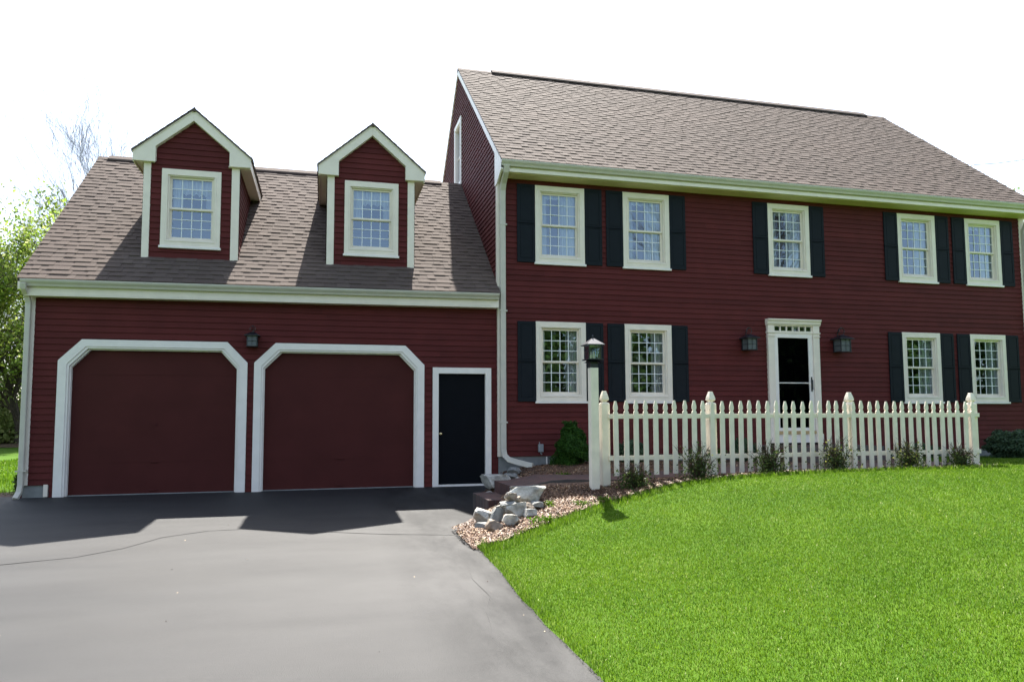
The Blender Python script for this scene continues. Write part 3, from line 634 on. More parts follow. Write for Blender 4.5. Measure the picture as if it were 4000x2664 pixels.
# ---- garage doors
def oct_(x0,x1,t0,t1,zs,zt): return [(x0,.0),(x0,zs),(t0,zt),(t1,zt),(x1,zs),(x1,.0)]
def garage_door(o,inn,label):
    # o,inn: (x0,x1,t0,t1,zs,zt)
    A=oct_(*o); B=oct_(*inn); b=MB()
    A=[(A[0][0],-.03)]+A[1:-1]+[(A[-1][0],-.03)]; B=[(B[0][0],-.03)]+B[1:-1]+[(B[-1][0],-.03)]
    n=6
    def strip(Oo,Ii,y0,y1):
        vs=[(p[0],y,p[1]) for y in (y0,y1) for q in (Oo,Ii) for p in q]; fs=[]
        for i in range(n-1):
            j=i+1; fs+=[(i,j,n+j,n+i),(2*n+i,3*n+i,3*n+j,2*n+j),(i,2*n+i,2*n+j,j),(n+i,n+j,3*n+j,3*n+i)]
        b.add(vs,fs)
    strip(A,B,GY-.035,GY+.01)
    C=[(p[0]+(.03 if p[0]<(o[0]+o[1])/2 else -.03),p[1]-(.03 if p[1]>1 else 0)) for p in B]
    strip(B,C,GY-.02,GY+.055)
    D_=[(p[0]+(.02 if p[0]<(o[0]+o[1])/2 else -.02),p[1]-(.02 if p[1]>1 else 0)) for p in C]
    strip(C,D_,GY+.03,GY+.13)
    # fills the wall between siding and the chamfers
    d=MB(); zs=[-.03,.514,.99,1.457,1.939,2.45]
    for a,c in zip(zs,zs[1:]): 
        d.box(inn[0]-.01,inn[1]+.01,GY+.10,GY+.14,a+.003,c-.003); d.box(inn[0],inn[1],GY+.104,GY+.13,c-.005,c+.005,.2)
    dr=d.build('garage_door',M['garage_red'],H); dr['label']=label
    b.build('casing',M['trim_white'],dr,bevel=.003)
    cx=(inn[0]+inn[1])/2
    MB().box(cx-.06,cx+.06,GY+.085,GY+.10,.505,.53).build('handle',M['garage_red'],dr,bevel=.004); MB().box(cx-.06,cx+.06,GY+.085,GY+.10,.05,.075).build('handle',M['garage_red'],dr,bevel=.004)
    MB().tube([(cx,GY+.085,1.126),(cx,GY+.1,1.126)],.022,12).build('lock',M['garage_red'],dr)
    MB().box(inn[0],inn[1],GY+.06,GY+.15,-.03,.012).build('threshold',M['concrete'],dr)
garage_door((-7.202,-4.347,-6.868,-4.672,2.156,2.50),(-7.073,-4.472,-6.806,-4.724,2.10,2.385),'left garage door with clipped upper corners')
garage_door((-4.241,-1.357,-3.90,-1.696,2.16,2.501),(-4.122,-1.480,-3.848,-1.753,2.106,2.388),'right garage door with clipped upper corners')
MB().box(-7.0,-1.1,GY+.16,GY+.2,-.02,3.2).build('door_header',M['interior'],H)
# side door
d=MB().box(-1.10,-.232,GY+.04,GY+.08,.035,2.015).build('side_door',M['black'],H); d['label']='plain black door beside the right garage door'
b=MB(); b.box(-1.205,-1.098,GY-.035,GY+.005,-.01,2.12); b.box(-.238,-.132,GY-.035,GY+.005,-.01,2.12); b.box(-1.098,-.238,GY-.035,GY+.005,2.012,2.12)
b.box(-1.12,-1.098,GY+.0052,GY+.1,-.01,2.03); b.box(-.238,-.22,GY+.0052,GY+.1,-.01,2.03); b.build('casing',M['trim_white'],d,bevel=.003)
MB().box(-1.098,-.238,GY-.03,GY+.09,-.01,.03).build('threshold',M['trim_white'],d)
k=MB(); k.tube([(-1.055,GY+.04,.933),(-1.055,GY+.02,.933),(-1.055,GY+.015,.933),(-1.055,GY-.005,.933),(-1.055,GY-.02,.933)],[.028,.028,.012,.028,.018],14); k.build('knob',M['brass'],d,smooth=True)

# ---- front door
fd=MB(); fd.ring(outline(5.725,6.625,.925,2.90),outline(5.812,6.525,.99,2.812),-.045,-.01); fd.box(5.812,6.525,-.030,-.012,1.885,1.905)
F=fd.build('front_door',M['trim_white'],H,bevel=.003); F['label']='white storm door over a black front door'
b=MB(); b.quad((5.81,-.025,.99),(6.53,-.025,.99),(6.53,-.025,1.86),(5.81,-.025,1.86)); b.quad((5.81,-.025,1.925),(6.53,-.025,1.925),(6.53,-.025,2.81),(5.81,-.025,2.81)); b.build('storm_glass',glass('storm_glass',.05,(.25,.26,.28)),F)
b=MB(); b.box(5.74,6.61,.06,.10,.9,2.86)
for x in (5.86,6.22):
    for z0,z1 in ((1.05,1.65),(1.95,2.7)): b.box(x,x+.28,.052,.059,z0,z1)
b.build('inner_door',M['black'],F)
b=MB(); b.tube([(6.57,-.05,1.75),(6.57,-.085,1.77),(6.57,-.085,1.95),(6.57,-.05,1.97)],.008,8); b.box(6.555,6.585,-.052,-.046,1.72,2.02); b.build('handle',M['metal'],F)
b=MB(); 
for x0,x1 in ((5.575,5.722),(6.628,6.775)):
    b.box(x0,x1,-.07,.02,.69,2.83); b.box(x0-.01,x1+.01,-.085,.02,2.831,2.85); b.box(x0,x1,-.075,.02,2.8505,2.90); b.box(x0-.015,x1+.015,-.09,.02,2.9005,2.925); b.box(x0,x1,-.075,.02,2.9255,3.06); b.box(x0-.012,x1+.012,-.085,.02,.688,.86)
b.build('pilaster',M['trim'],F,bevel=.003)
b=MB(); b.prism([(-.075,3.061),(-.085,3.085),(-.10,3.09),(-.105,3.13),(-.13,3.165),(-.13,3.187),(0,3.187),(0,3.061)],5.555,6.795,ax='yz'); b.build('crown',M['trim'],F)
b=MB(); b.box(5.722,6.628,-.055,.0,2.901,2.952); b.box(5.722,6.628,-.05,.0,3.045,3.0605); 
for i in range(7):
    x=5.735+i*(6.615-5.735)/6; b.box(x-.011,x+.011,-.045,-.01,2.9525,3.0445)
tr=b.build('transom',M['trim'],F); MB().quad((5.73,-.02,2.95),(6.62,-.02,2.95),(6.62,-.02,3.05),(5.73,-.02,3.05)).build('transom_glass',M['glass'],F)
MB().box(5.722,6.628,-.075,-.0,.862,.9245).build('threshold',M['tan'],F); MB().box(5.60,6.75,-.05,.1,.688,.8615).build('kick_board',M['trim_white'],F)

# ------------------------------------------------------------------ lanterns
def wall_lantern(x,y,z,sc,label):
    L=empty('wall_lantern',(x,y,z)); tag(L,label,'lantern','black wall lanterns on the house front'); s=sc
    b=MB(); b.pyr(0,-.13*s,-.145*s,-.135*s,.235*s,.235*s)
    for a in (-1,1):
        for c in (-1,1): b.pyr(a*.10*s,(-.13+c*.10)*1*s,-.135*s,.085*s,.016*s,.016*s)
    for a in (-1,1):
        b.box((a*.10-.002)*s,(a*.10+.002)*s,-.21*s,-.05*s,-.03*s,-.022*s)
    b.box(-.003*s,.003*s,-.236*s,-.230*s,-.135*s,.085*s); b.box(-.1*s,.1*s,-.235*s,-.231*s,-.03*s,-.022*s); b.build('frame',M['metal'],L)
    b=MB(); b.pyr(0,-.13*s,-.133*s,.084*s,.185*s,.185*s); b.build('glass_box',M['frosted'],L)
    b=MB(); b.pyr(0,-.13*s,.086*s,.10*s,.31*s,.31*s); b.pyr(0,-.13*s,.101*s,.175*s,.30*s,.05*s); b.build('cap',M['metal'],L)
    b=MB(); pts=[(0,-.13*s+.0,.17*s)]+[(.0+.055*s*math.sin(t),-.13*s+.0,(.24-.07*math.cos(t))*s) for t in np.linspace(0,math.pi*1.6,14)]
    b.tube(pts,.007*s,6); b.tube([(0,-.13*s,.30*s),(0,-.06*s,.29*s),(0,-.015,.22*s),(0,-.015,.0)],.01*s,6); b.box(-.05*s,.05*s,-.02,.0,-.08*s,.14*s); b.build('bracket',M['metal'],L)
wall_lantern(5.10,-.015,2.675,1.0,'black wall lantern left of the front door'); wall_lantern(7.24,-.015,2.69,1.12,'black wall lantern right of the front door'); wall_lantern(-4.27,GY-.015,2.535,.78,'black wall lantern between the two garage doors')

# lamp post
LX,LY=.385,-3.85; lb=T(LX,LY)
L=empty('lamp_post',(LX,LY,0)); tag(L,'white post with black glass lantern in front of the leftmost window','lamp post')
MB().box(-.055,.055,-.055,.055,lb-.15,1.868).build('post',M['fence'],L,bevel=.004)
b=MB(); b.pyr(0,0,1.8685,1.94,.10,.10); b.pyr(0,0,1.941,1.97,.19,.11); b.pyr(0,0,1.971,1.985,.225,.225)
for a in (-1,1):
    for c in (-1,1): b.pyr(a*.086,c*.086,1.985,2.165,.012,.012)
for y in (-.089,.089): b.box(-.08,.08,y-.0015,y+.0015,2.085,2.089); b.box(-.0015,.0015,y-.0018,y+.0018,1.985,2.165)
for x in (-.089,.089): b.box(x-.0015,x+.0015,-.08,.08,2.085,2.089); b.box(x-.0018,x+.0018,-.0015,.0015,1.985,2.165)
b.build('lantern_frame',M['metal'],L)
b=MB()
for y in (-.084,.084): b.quad((-.08,y,1.987),(.08,y,1.987),(.08,y,2.163),(-.08,y,2.163))
for x in (-.084,.084): b.quad((x,-.08,1.987),(x,.08,1.987),(x,.08,2.163),(x,-.08,2.163))
b.build('lantern_glass',M['lampglass'],L)
b=MB()
for x,y in ((-.025,0),(.025,.01),(0,-.025)): b.tube([(x,y,1.985),(x,y,2.05),(x,y,2.09)],[.011,.011,.004],8)
b.build('candles',M['candle'],L)
MB().pyr(0,0,2.166,2.178,.25,.25).pyr(0,0,2.1785,2.262,.245,.03).build('cap',M['sheet'],L)
MB().tube([(0,0,2.25),(0,0,2.275),(0,0,2.29),(0,0,2.315)],[.006,.006,.012,.003],8).build('finial',M['metal'],L)

# ------------------------------------------------------------------ picket fence
FY=-3.8
Fn=empty('picket_fence',(0,FY,0)); tag(Fn,'cream picket fence with gothic tips in front of the house','fence')
def gothic(w,z0,zt):
    h=w/2; t=zt; R_=[(h,z0),(h,t-.165),(h*.92,t-.155),(h*.60,t-.14),(h*.62,t-.128),(h*.88,t-.115),(h*.95,t-.10),(h*.90,t-.075),(h*.32,t)]
    return R_+[(-x,z) for x,z in reversed(R_)]
pk=MB().prism(gothic(.068,.44,1.432),-.075,-.055).mesh('picket',M['fence'])
for i in range(42):
    o=link('picket',pk,Fn,(.699+i*.1431,random.uniform(-.002,.002),random.uniform(-.008,.008))); o.rotation_euler.y=random.uniform(-.008,.008)
for z in (1.222,.667): MB().box(.60,6.705,-.054,-.022,z-.030,z+.030).build('rail',M['fence'],Fn,bevel=.002)
for i,x in enumerate((.57,2.16,4.43,6.645)):
    b=MB(); g0=T(x,FY)-.1; w=.112; b.box(-w/2,w/2,-.0215,.09,g0,1.39); b.pyr(0,.034,1.3901,1.412,w,.075); b.pyr(0,.034,1.4121,1.425,.05,.055); b.pyr(0,.034,1.4251,1.445,.055,.10); b.pyr(0,.034,1.4451,1.46,.10,.098); b.pyr(0,.034,1.4601,1.495,.098,.085); b.pyr(0,.034,1.4951,1.562,.085,.045)
    b.build('post',M['fence'],Fn,(x,0,0),bevel=.002)

# ------------------------------------------------------------------ utility box
u=empty('outlet_box',(.78,-.02,.66)); tag(u,'small grey outlet box on the siding left of the cone shrub','outlet box')
MB().box(-.045,.045,-.07,0,-.075,.07).build('box',M['grey_box'],u,bevel=.006); MB().tube([(.0,-.03,-.075),(.0,-.03,-.10),(.02,-.05,-.115)],.012,8).build('spout',M['grey_box'],u); MB().tube([(-.02,-.02,.07),(-.02,-.02,.11)],.008,6).build('conduit',M['grey_box'],u)
u=tag(MB().tube([(.90,-.03,.50),(.90,-.03,.28)],.013,8).build('vent_pipe',M['trim_white'],None),'thin white pipe against the concrete foundation','pipe')

# ------------------------------------------------------------------ stones
def rock(x,y,z,w,h,d,mat,label,seed,rz=0,flat=.0,ry=0):
    import bmesh
    bm=bmesh.new(); bmesh.ops.create_icosphere(bm,subdivisions=4,radius=1.0); rr=random.Random(seed)
    pl=[]
    for _ in range(9):
        n=Vector((rr.gauss(0,1),rr.gauss(0,1),rr.gauss(0,.8))).normalized(); pl.append((n,rr.uniform(.42,.72)))
    pl.append((Vector((rr.gauss(0,.12),rr.gauss(0,.12),1)).normalized(),.62)); pl.append((Vector((0,0,-1)),.7)); pl.append((Vector((rr.gauss(0,.2),-1,rr.gauss(.1,.2))).normalized(),.72))
    for v in bm.verts:
        p=v.co.copy()
        for n,dd in pl:
            k=p.dot(n)
            if k>dd: p-=n*(k-dd)
        p*=1+.09*noise.noise(p*2.2+Vector((seed,0,0)))+.06*noise.noise(p*8+Vector((seed,1,0)))
        v.co=p
    xs=[v.co.x for v in bm.verts]; ys=[v.co.y for v in bm.verts]; zs=[v.co.z for v in bm.verts]
    sx,sy,sz=w/(max(xs)-min(xs)),d/(max(ys)-min(ys)),h/(max(zs)-min(zs)); mx,my,mz=(max(xs)+min(xs))/2,(max(ys)+min(ys))/2,(max(zs)+min(zs))/2
    for v in bm.verts: v.co=Vector(((v.co.x-mx)*sx,(v.co.y-my)*sy,(v.co.z-mz)*sz))
    me=bpy.data.meshes.new('stone'); bm.to_mesh(me); bm.free(); me.materials.append(mat); me.shade_smooth()
    try: me.set_sharp_from_angle(angle=R(18))
    except Exception: pass
    o=link('stone',me,None,(x,y,z)); o.scale=(1.05,1.05,1.0); o.rotation_euler=(0,ry,rz); tag(o,label,'stone','stones piled at the corner of the planting bed' if y<-2.5 else 'stones by the side door'); return o
CAM=Vector((-3.093,-13.054,1.2))
ROCKS=[ # x z at plane y, then w h d
(-.700,.27,-4.28,.50,.22,.28,'stone','largest pale stone slab, topmost at the right of the pile',11,.08,0),
(-.60,.30,-4.02,.40,.12,.14,'stone_dark','dark grey stone slab just behind the largest pale slab',2,.02,0),
(-.935,.275,-4.52,.135,.10,.11,'stone_brown','small tan wedge stone perched on the thin flat stone',3,.5,0),
(-.850,.245,-4.56,.075,.085,.09,'stone_brown','small rounded stone beside the tan wedge stone',4,0,0),
(-.955,.205,-4.56,.23,.045,.17,'stone_dark','thin flat stone under the small tan wedge stone',5,.1,-.05),
(-1.010,.165,-4.50,.24,.075,.2,'stone','long low stone under the thin flat stone',6,0,.05),
(-1.130,.14,-4.58,.075,.05,.08,'stone_brown','tiny stone behind the grey block stone',7,0,0),
(-1.255,.055,-4.50,.23,.20,.24,'stone','white-topped stone at the left of the pile beside the driveway',8,-.2,0),
(-1.125,.085,-4.62,.205,.19,.18,'stone_dark','grey block stone in the left middle of the pile',9,.15,0),
(-.885,.125,-4.56,.28,.18,.2,'stone','long pale stone in the middle of the pile under the slab',10,.1,-.15),
(-.690,.15,-4.50,.12,.10,.14,'stone_brown','small brown triangular stone under the right of the slab',12,0,0),
(-.735,.085,-4.70,.18,.14,.16,'stone','pale rounded stone at the right foot of the pile',13,.2,0),
(-1.225,.00,-4.93,.20,.15,.16,'stone_brown','low brown block stone, front and lowest of the pile',14,-.05,0),
(-1.01,.04,-4.90,.23,.16,.18,'stone','pale pointed stone at the front middle of the pile',15,.3,.1),
(-1.32,-.04,-4.75,.16,.12,.16,'stone_dark','dark half-buried stone at the left foot of the pile',16,0,0),
(-.60,.16,-4.42,.16,.10,.2,'stone_dark','grey stone under the right end of the largest slab',17,0,0),
(-.36,.18,-1.35,.46,.26,.34,'stone','large pale stone at the corner beside the black side door',18,0,0),
(.10,.30,-.75,.24,.14,.2,'stone_dark','bluish stone under the main downspout by the foundation',19,0,0),
(-.06,.24,-1.15,.27,.12,.2,'stone_dark','grey stone between the door stone and the downspout stone',20,0,0),
(-.62,.03,-1.9,.11,.14,.12,'stone','small upright pale stone on the asphalt by the upper step',21,0,.4),
(-.10,.255,-1.75,.08,.05,.07,'stone','very small pale stone at the back edge of the walkway',22,0,0)]
for x,z,y,w,h,d,m,lab,sd,rz,ry in ROCKS: rock(x,y,z,w,h,d,M[m],lab,sd,rz,0,ry)

# ------------------------------------------------------------------ plants
def cards(P,Nn,size,tones,asp=1.6,up=None):
    """leaf quads at points P (n,3) facing random dirs"""
    n=len(P); a=rng.normal(size=(n,3)); 
    if Nn is not None: a=a*.6+Nn
    a/=np.linalg.norm(a,axis=1,keepdims=True); b=rng.normal(size=(n,3)); b-=a*(a*b).sum(1,keepdims=True); b/=np.linalg.norm(b,axis=1,keepdims=True); c=np.cross(a,b)
    s=(size*rng.uniform(.6,1.3,n))[:,None]
    V=np.stack([P-b*s*asp/2,P+c*s*.5,P+b*s*asp/2,P-c*s*.5],1).reshape(-1,3); return V,np.arange(4*n).reshape(-1,4)
def build_tree(name,label,x,y,h,seed,leafn,leaf,mat,bark,spread=.33,cat='tree',group=None,zbase=-.1,clear=.25,levels=4,twig=.012,lean=0):
    rr=random.Random(seed); upr=leafn==0; root=empty(name,(x,y,zbase)); tag(root,label,cat,group)
    b=MB(); tips=[]
    def grow(p,d,l,r,lv):
        pts=[p]; rs=[r]; q=p.copy(); dd=d.copy(); n=4 if lv>0 else 7
        for i in range(n):
            dd=(dd+Vector((rr.gauss(0,.10),rr.gauss(0,.10),rr.gauss(.04,.06)))).normalized(); q=q+dd*l/n; pts.append(q.copy()); rs.append(r*(1-.72*(i+1)/n))
            if lv<levels and (lv>0 or (i+1)/n>clear):
                for _ in range(rr.choice((1,2)) if lv else 2):
                    az=rr.uniform(0,6.283); el=rr.uniform(.3,.8) if not upr else rr.uniform(.2,.55); perp=dd.cross(Vector((math.cos(az),math.sin(az),.2))).normalized()
                    nd=(dd*math.cos(el)+perp*math.sin(el)); nd.z=max(nd.z,-.05); nd.normalize()
                    f=rr.uniform(.45,.7)*(1 if lv else spread/.33*.62*(1.25-.55*(i+1)/n)); grow(q.copy(),nd,l*f,rs[-1]*.6,lv+1)
            if lv>=levels-1: tips.append(tuple(q))
        b.tube(pts,[max(t,twig*.5) for t in rs],6 if lv==0 else (4 if lv<3 else 3),cap=False)
    grow(Vector((0,0,0)),Vector((lean,0,1)).normalized(),h*.86,h*.016+.03,0)
    b.build('trunk',bark,root)
    if leafn:
        T_=np.array(tips); k=rng.integers(0,len(T_),leafn); P=T_[k]+rng.normal(size=(leafn,3))*h*.022
        V,F_=cards(P,None,leaf,None); tn=np.clip(rng.normal(.5,.28,leafn)+.15*np.sin(k*1.3),0,1)
        o=link('crown',npmesh('crown',V,F_,mat,tn),root)
    return root
# woodland beyond the left lawn
woods=[(-21.5,30,11.5,'leaf'),(-19.3,33,13.0,'leaf'),(-24.5,34,13.5,'leaf_pale'),(-17.6,31,11.3,'leaf'),(-22.6,38,15.0,'leaf_pale'),(-26.5,31,14.0,'leaf'),(-20.2,40,14,'leaf'),(-16.2,36,12.5,'leaf'),(-28.5,38,15.5,'leaf_pale')]
labs=['light green maple at the near edge of the woodland left of the garage','taller light green tree in the middle of the left woodland','pale budding tree at the far left of the woodland','light green tree partly hidden by the garage roof edge','pale tall tree deep in the woodland, left of centre','light green tree at the left picture edge','tall green tree deep in the middle of the left woodland','light green tree hidden behind the garage corner','palest budding tree farthest back at the left edge']
for i,(x,y,h,m) in enumerate(woods):
    build_tree('woodland_tree',labs[i],x,y,h*(.97 if i!=1 else .9),100+i,9500,.12,M[m],M['bark'],spread=.30,group='trees at the edge of the woodland',zbase=-.35,clear=.12)
build_tree('bare_tree','tall leafless tree rising behind the left end of the garage roof',-18.7,42,13.8,31,0,0,M['leaf'],M['bare'],spread=.62,levels=4,twig=.0115,zbase=-.4,clear=.15)
build_tree('bare_tree','leafless tree behind the garage ridge left of the left dormer',-15.4,44,16.0,37,0,0,M['leaf'],M['bare'],spread=.6,levels=4,twig=.0115,zbase=-.4,clear=.15)
build_tree('side_tree','bright green tree beyond the right end of the house',35,17,11,51,9000,.13,M['leaf'],M['bark'],spread=.45,zbase=0,clear=.1)
# undergrowth
def blob(n,cx,cy,cz,rx,ry,rz,leaf,mat,name,parent=None,shell=.55,cone=False):
    u=rng.normal(size=(n,3)); u/=np.linalg.norm(u,axis=1,keepdims=True); r=rng.uniform(shell,1,n)**.6
    lump=1+.16*np.sin(u[:,0]*7+cx)*np.cos(u[:,1]*6)+.10*np.sin(u[:,2]*11+u[:,0]*5)
    P=u*(r*lump)[:,None]
    if cone:
        t=(P[:,2]+1)/2; k=np.interp(t,[0,.15,.35,.7,1],[.75,1.0,.98,.62,.25]); P[:,0]*=k/np.sqrt(np.clip(1-(P[:,2])**2,.08,1)); P[:,1]*=k/np.sqrt(np.clip(1-(P[:,2])**2,.08,1))
        m=np.abs(P[:,:2]).max(1)<1.25; P=P[m]; u=u[m]; n=len(P)
    P=P*[rx,ry,rz]+[cx,cy,cz]; V,F_=cards(P,u*.8,leaf,None,asp=2.4)
    return link(name,npmesh(name,V,F_,mat,np.clip(rng.normal(.45,.28,n),0,1)),parent)
V=[];Fs=[];tn=[];k=0
for i in range(26):
    n=1500; x=-34+i*.85; y=34+rng.uniform(-3,6); rz=rng.uniform(.8,2.4)
    u=rng.normal(size=(n,3)); u/=np.linalg.norm(u,axis=1,keepdims=True); P=u*rng.uniform(.3,1,(n,1))*[1.6,1.5,rz]+[x,y,rz*.6]; v,f=cards(P,None,.16,None); V.append(v); Fs.append(f+k); k+=len(v); tn.append(np.clip(rng.normal(.4,.3,n),0,1))
tag(link('undergrowth',npmesh('undergrowth',np.concatenate(V),np.concatenate(Fs),M['leaf_pale'],np.concatenate(tn))),'green undergrowth along the woodland floor beyond the left lawn','undergrowth',kind='stuff')
g=MB()
for i in range(30):
    x0=-36+i*.9; g.add([(x0,29.5+rng.uniform(-.5,.5),-.15),(x0+.9,29.5+rng.uniform(-.5,.5),-.15),(x0+.9,60,.8),(x0,60,.8)],[(0,1,2,3)])
tag(g.build('woodland_floor',M['litter']),kind='structure')
# far wood behind, closes the gaps low down
V=[];Fs=[];tn=[];k=0
for i in range(92):
    n=900; x=-60+i*1.6; y=58+rng.uniform(-4,8); rz=rng.uniform(3,5.0)
    u=rng.normal(size=(n,3)); u/=np.linalg.norm(u,axis=1,keepdims=True); P=u*rng.uniform(.3,1,(n,1))*[2.6,2.5,rz]+[x,y,rz*.8]; v,f=cards(P,None,.30,None); V.append(v); Fs.append(f+k); k+=len(v); tn.append(np.clip(rng.normal(.5,.3,n),0,1))
tag(link('far_wood',npmesh('far_wood',np.concatenate(V),np.concatenate(Fs),M['leaf_dark'],np.concatenate(tn))),'far wood reading as one mass behind the left lawn','wood',kind='stuff')
# trees across the road behind the camera: they stand in the window reflections
V=[];Fs=[];tn=[];k=0
for i in range(34):
    x=-22+i*2.6+rng.uniform(-1,1); y=-36+rng.uniform(-5,5); rz=rng.uniform(4.2,6.4); n=1500
    u=rng.normal(size=(n,3)); u/=np.linalg.norm(u,axis=1,keepdims=True); P=u*rng.uniform(.45,1,(n,1))*[2.8,2.6,rz]+[x,y,rz*.9]; v,f=cards(P,None,.42,None); V.append(v); Fs.append(f+k); k+=len(v); tn.append(np.clip(rng.normal(.5,.3,n),0,1))
tag(link('roadside_wood',npmesh('roadside_wood',np.concatenate(V),np.concatenate(Fs),M['leaf_dark'],np.concatenate(tn))),'green wood across the road, mirrored in the downstairs windows','wood',kind='stuff')
build_tree('bare_tree','leafless tree across the road mirrored in the right upstairs windows',29,-34,17,61,0,0,M['leaf'],M['bark'],spread=.5,levels=4,twig=.03,zbase=-.4,clear=.2)

# cone shrub
cs=empty('cone_shrub',(1.19,-.62,T(1.19,-.62))); tag(cs,'dense green cone-shaped dwarf spruce in front of the foundation','shrub')
blob(15000,0,0,.385,.33,.33,.39,.017,M['needle'],'foliage',cs,shell=.75,cone=True)
blob(1500,0,0,.36,.26,.26,.33,.06,M['needle'],'inner_foliage',cs,shell=.2,cone=True)
MB().tube([(0,0,-.05),(0,0,.5)],[.025,.01],8).build('stem',M['twig'],cs)
rb=empty('spreading_yew',(10.55,-1.05,T(10.55,-1.05))); tag(rb,'wide dark green yew beyond the right end of the fence','shrub')
blob(9000,0,0,.24,.62,.5,.33,.03,M['yew'],'foliage',rb,shell=.5); blob(5000,.25,-.1,.12,.45,.5,.28,.03,M['yew'],'foliage',rb,shell=.4)
for i,(x,y,w,h,lab) in enumerate([(2.35,-.6,.28,.42,'low green shrub under the second downstairs window behind the fence'),(3.7,-.8,.35,.30,'low leafy shrub between second window and front door behind the fence'),(4.55,-.7,.25,.42,'rounded shrub just left of the stoop behind the fence'),(8.3,-.9,.4,.3,'low shrub right of the stoop behind the fence')]):
    s=empty('low_shrub',(x,y,T(x,y))); tag(s,lab,'shrub','low shrubs against the foundation'); blob(2600,0,0,h*.5,w,w*.9,h*.55,.03,M['yew'] if i!=1 else M['leaf_dark'],'foliage',s,shell=.4)
# rose bushes
def rose(x,y,w,h,lab,seed,bright):
    rr=random.Random(seed); s=empty('rose_bush',(x,y,T(x,y)+.01)); tag(s,lab,'bush','rose bushes in front of the fence'); b=MB(); pts=[]
    for i in range(46):
        a=rr.uniform(0,6.283); sp=rr.uniform(.1,.62); p=Vector((rr.gauss(0,.03),rr.gauss(0,.03),0)); d=Vector((math.cos(a)*sp,math.sin(a)*sp*.7,1)).normalized(); l=h*rr.uniform(.55,1.15); P=[tuple(p)]; q=p
        for k in range(6):
            d=(d+Vector((rr.gauss(0,.13),rr.gauss(0,.13),rr.gauss(0,.05)))).normalized(); q=q+d*l/6; P.append(tuple(q))
            if k>0:
                for _ in range(3 if k<4 else 1): pts.append((q.x+rr.gauss(0,w*.09),q.y+rr.gauss(0,w*.08),q.z+rr.gauss(0,.02)-(.05 if k>3 else 0)))
            if k in (2,3,4):
                e=(d+Vector((rr.gauss(0,.7),rr.gauss(0,.7),.2))).normalized()*rr.uniform(.05,.14); b.tube([tuple(q),tuple(q+e)],[.0028,.0014],3,cap=False)
        b.tube(P,[.005,.0045,.004,.0035,.003,.0024,.0015],4,cap=False)
    b.build('stems',M['twig'],s)
    P=np.array(pts); P=np.concatenate([P,np.array([(rr.gauss(0,w*.2),rr.gauss(0,w*.16),abs(rr.gauss(.0,h*.22))) for _ in range(520)])])
    hgt=P[:,2]/h; tn=np.clip(rng.normal(.3,.2,len(P))+(.55 if bright else .12)*(rng.random(len(P))<hgt*.8),0,1)
    V,F_=cards(P,None,.022,None); link('leaves',npmesh('leaves',V,F_,M['rose'],tn),s)
ROSE=[(.86,-4.08,.50,.36,'leftmost rose bush, low, dark and twiggy, beside the first fence post',0),(1.76,-4.12,.55,.46,'tall twiggy rose bush just left of the second fence post',0),(2.84,-4.12,.55,.44,'twiggy dark rose bush between the second and third fence posts',0),(3.92,-4.10,.55,.44,'bushiest rose bush with bright yellow-green leaves left of the third fence post',1),(5.15,-4.08,.60,.42,'loose rose bush with pale leaves right of the third fence post',1),(6.1,-4.05,.5,.34,'rightmost small rose bush near the last fence post',0)]
for i,(x,y,w,h,lab,br) in enumerate(ROSE): rose(x,y,w*1.15,h*(.98 if i not in (1,3) else 1.1),lab,i+3,br)
# weeds in the mulch
for i,(x,y,r_,lab) in enumerate([(-.72,-4.98,.10,'weed clump at the right foot of the stone pile'),(-.42,-4.42,.07,'weed clump beside the largest slab'),(-.05,-4.55,.09,'weed clump in the middle of the sunlit mulch'),(-.62,-5.02,.06,'weed patch near the grass edge below the stones'),(.25,-4.5,.08,'weed clump at the grass edge left of the lamp post'),(.55,-2.1,.09,'small green weed on the shaded mulch behind the walkway')]):
    n=150; s=empty('weed',(x,y,T(x,y)+.02)); tag(s,lab,'weed','weeds growing in the mulch'); P=np.c_[rng.normal(0,r_*.55,n),rng.normal(0,r_*.55,n),np.abs(rng.normal(.02,.018,n))]; V,F_=cards(P,None,.015,None,asp=2.2); link('leaves',npmesh('leaves',V,F_,M['grass'],np.clip(rng.normal(.25,.2,n),0,.7)),s)

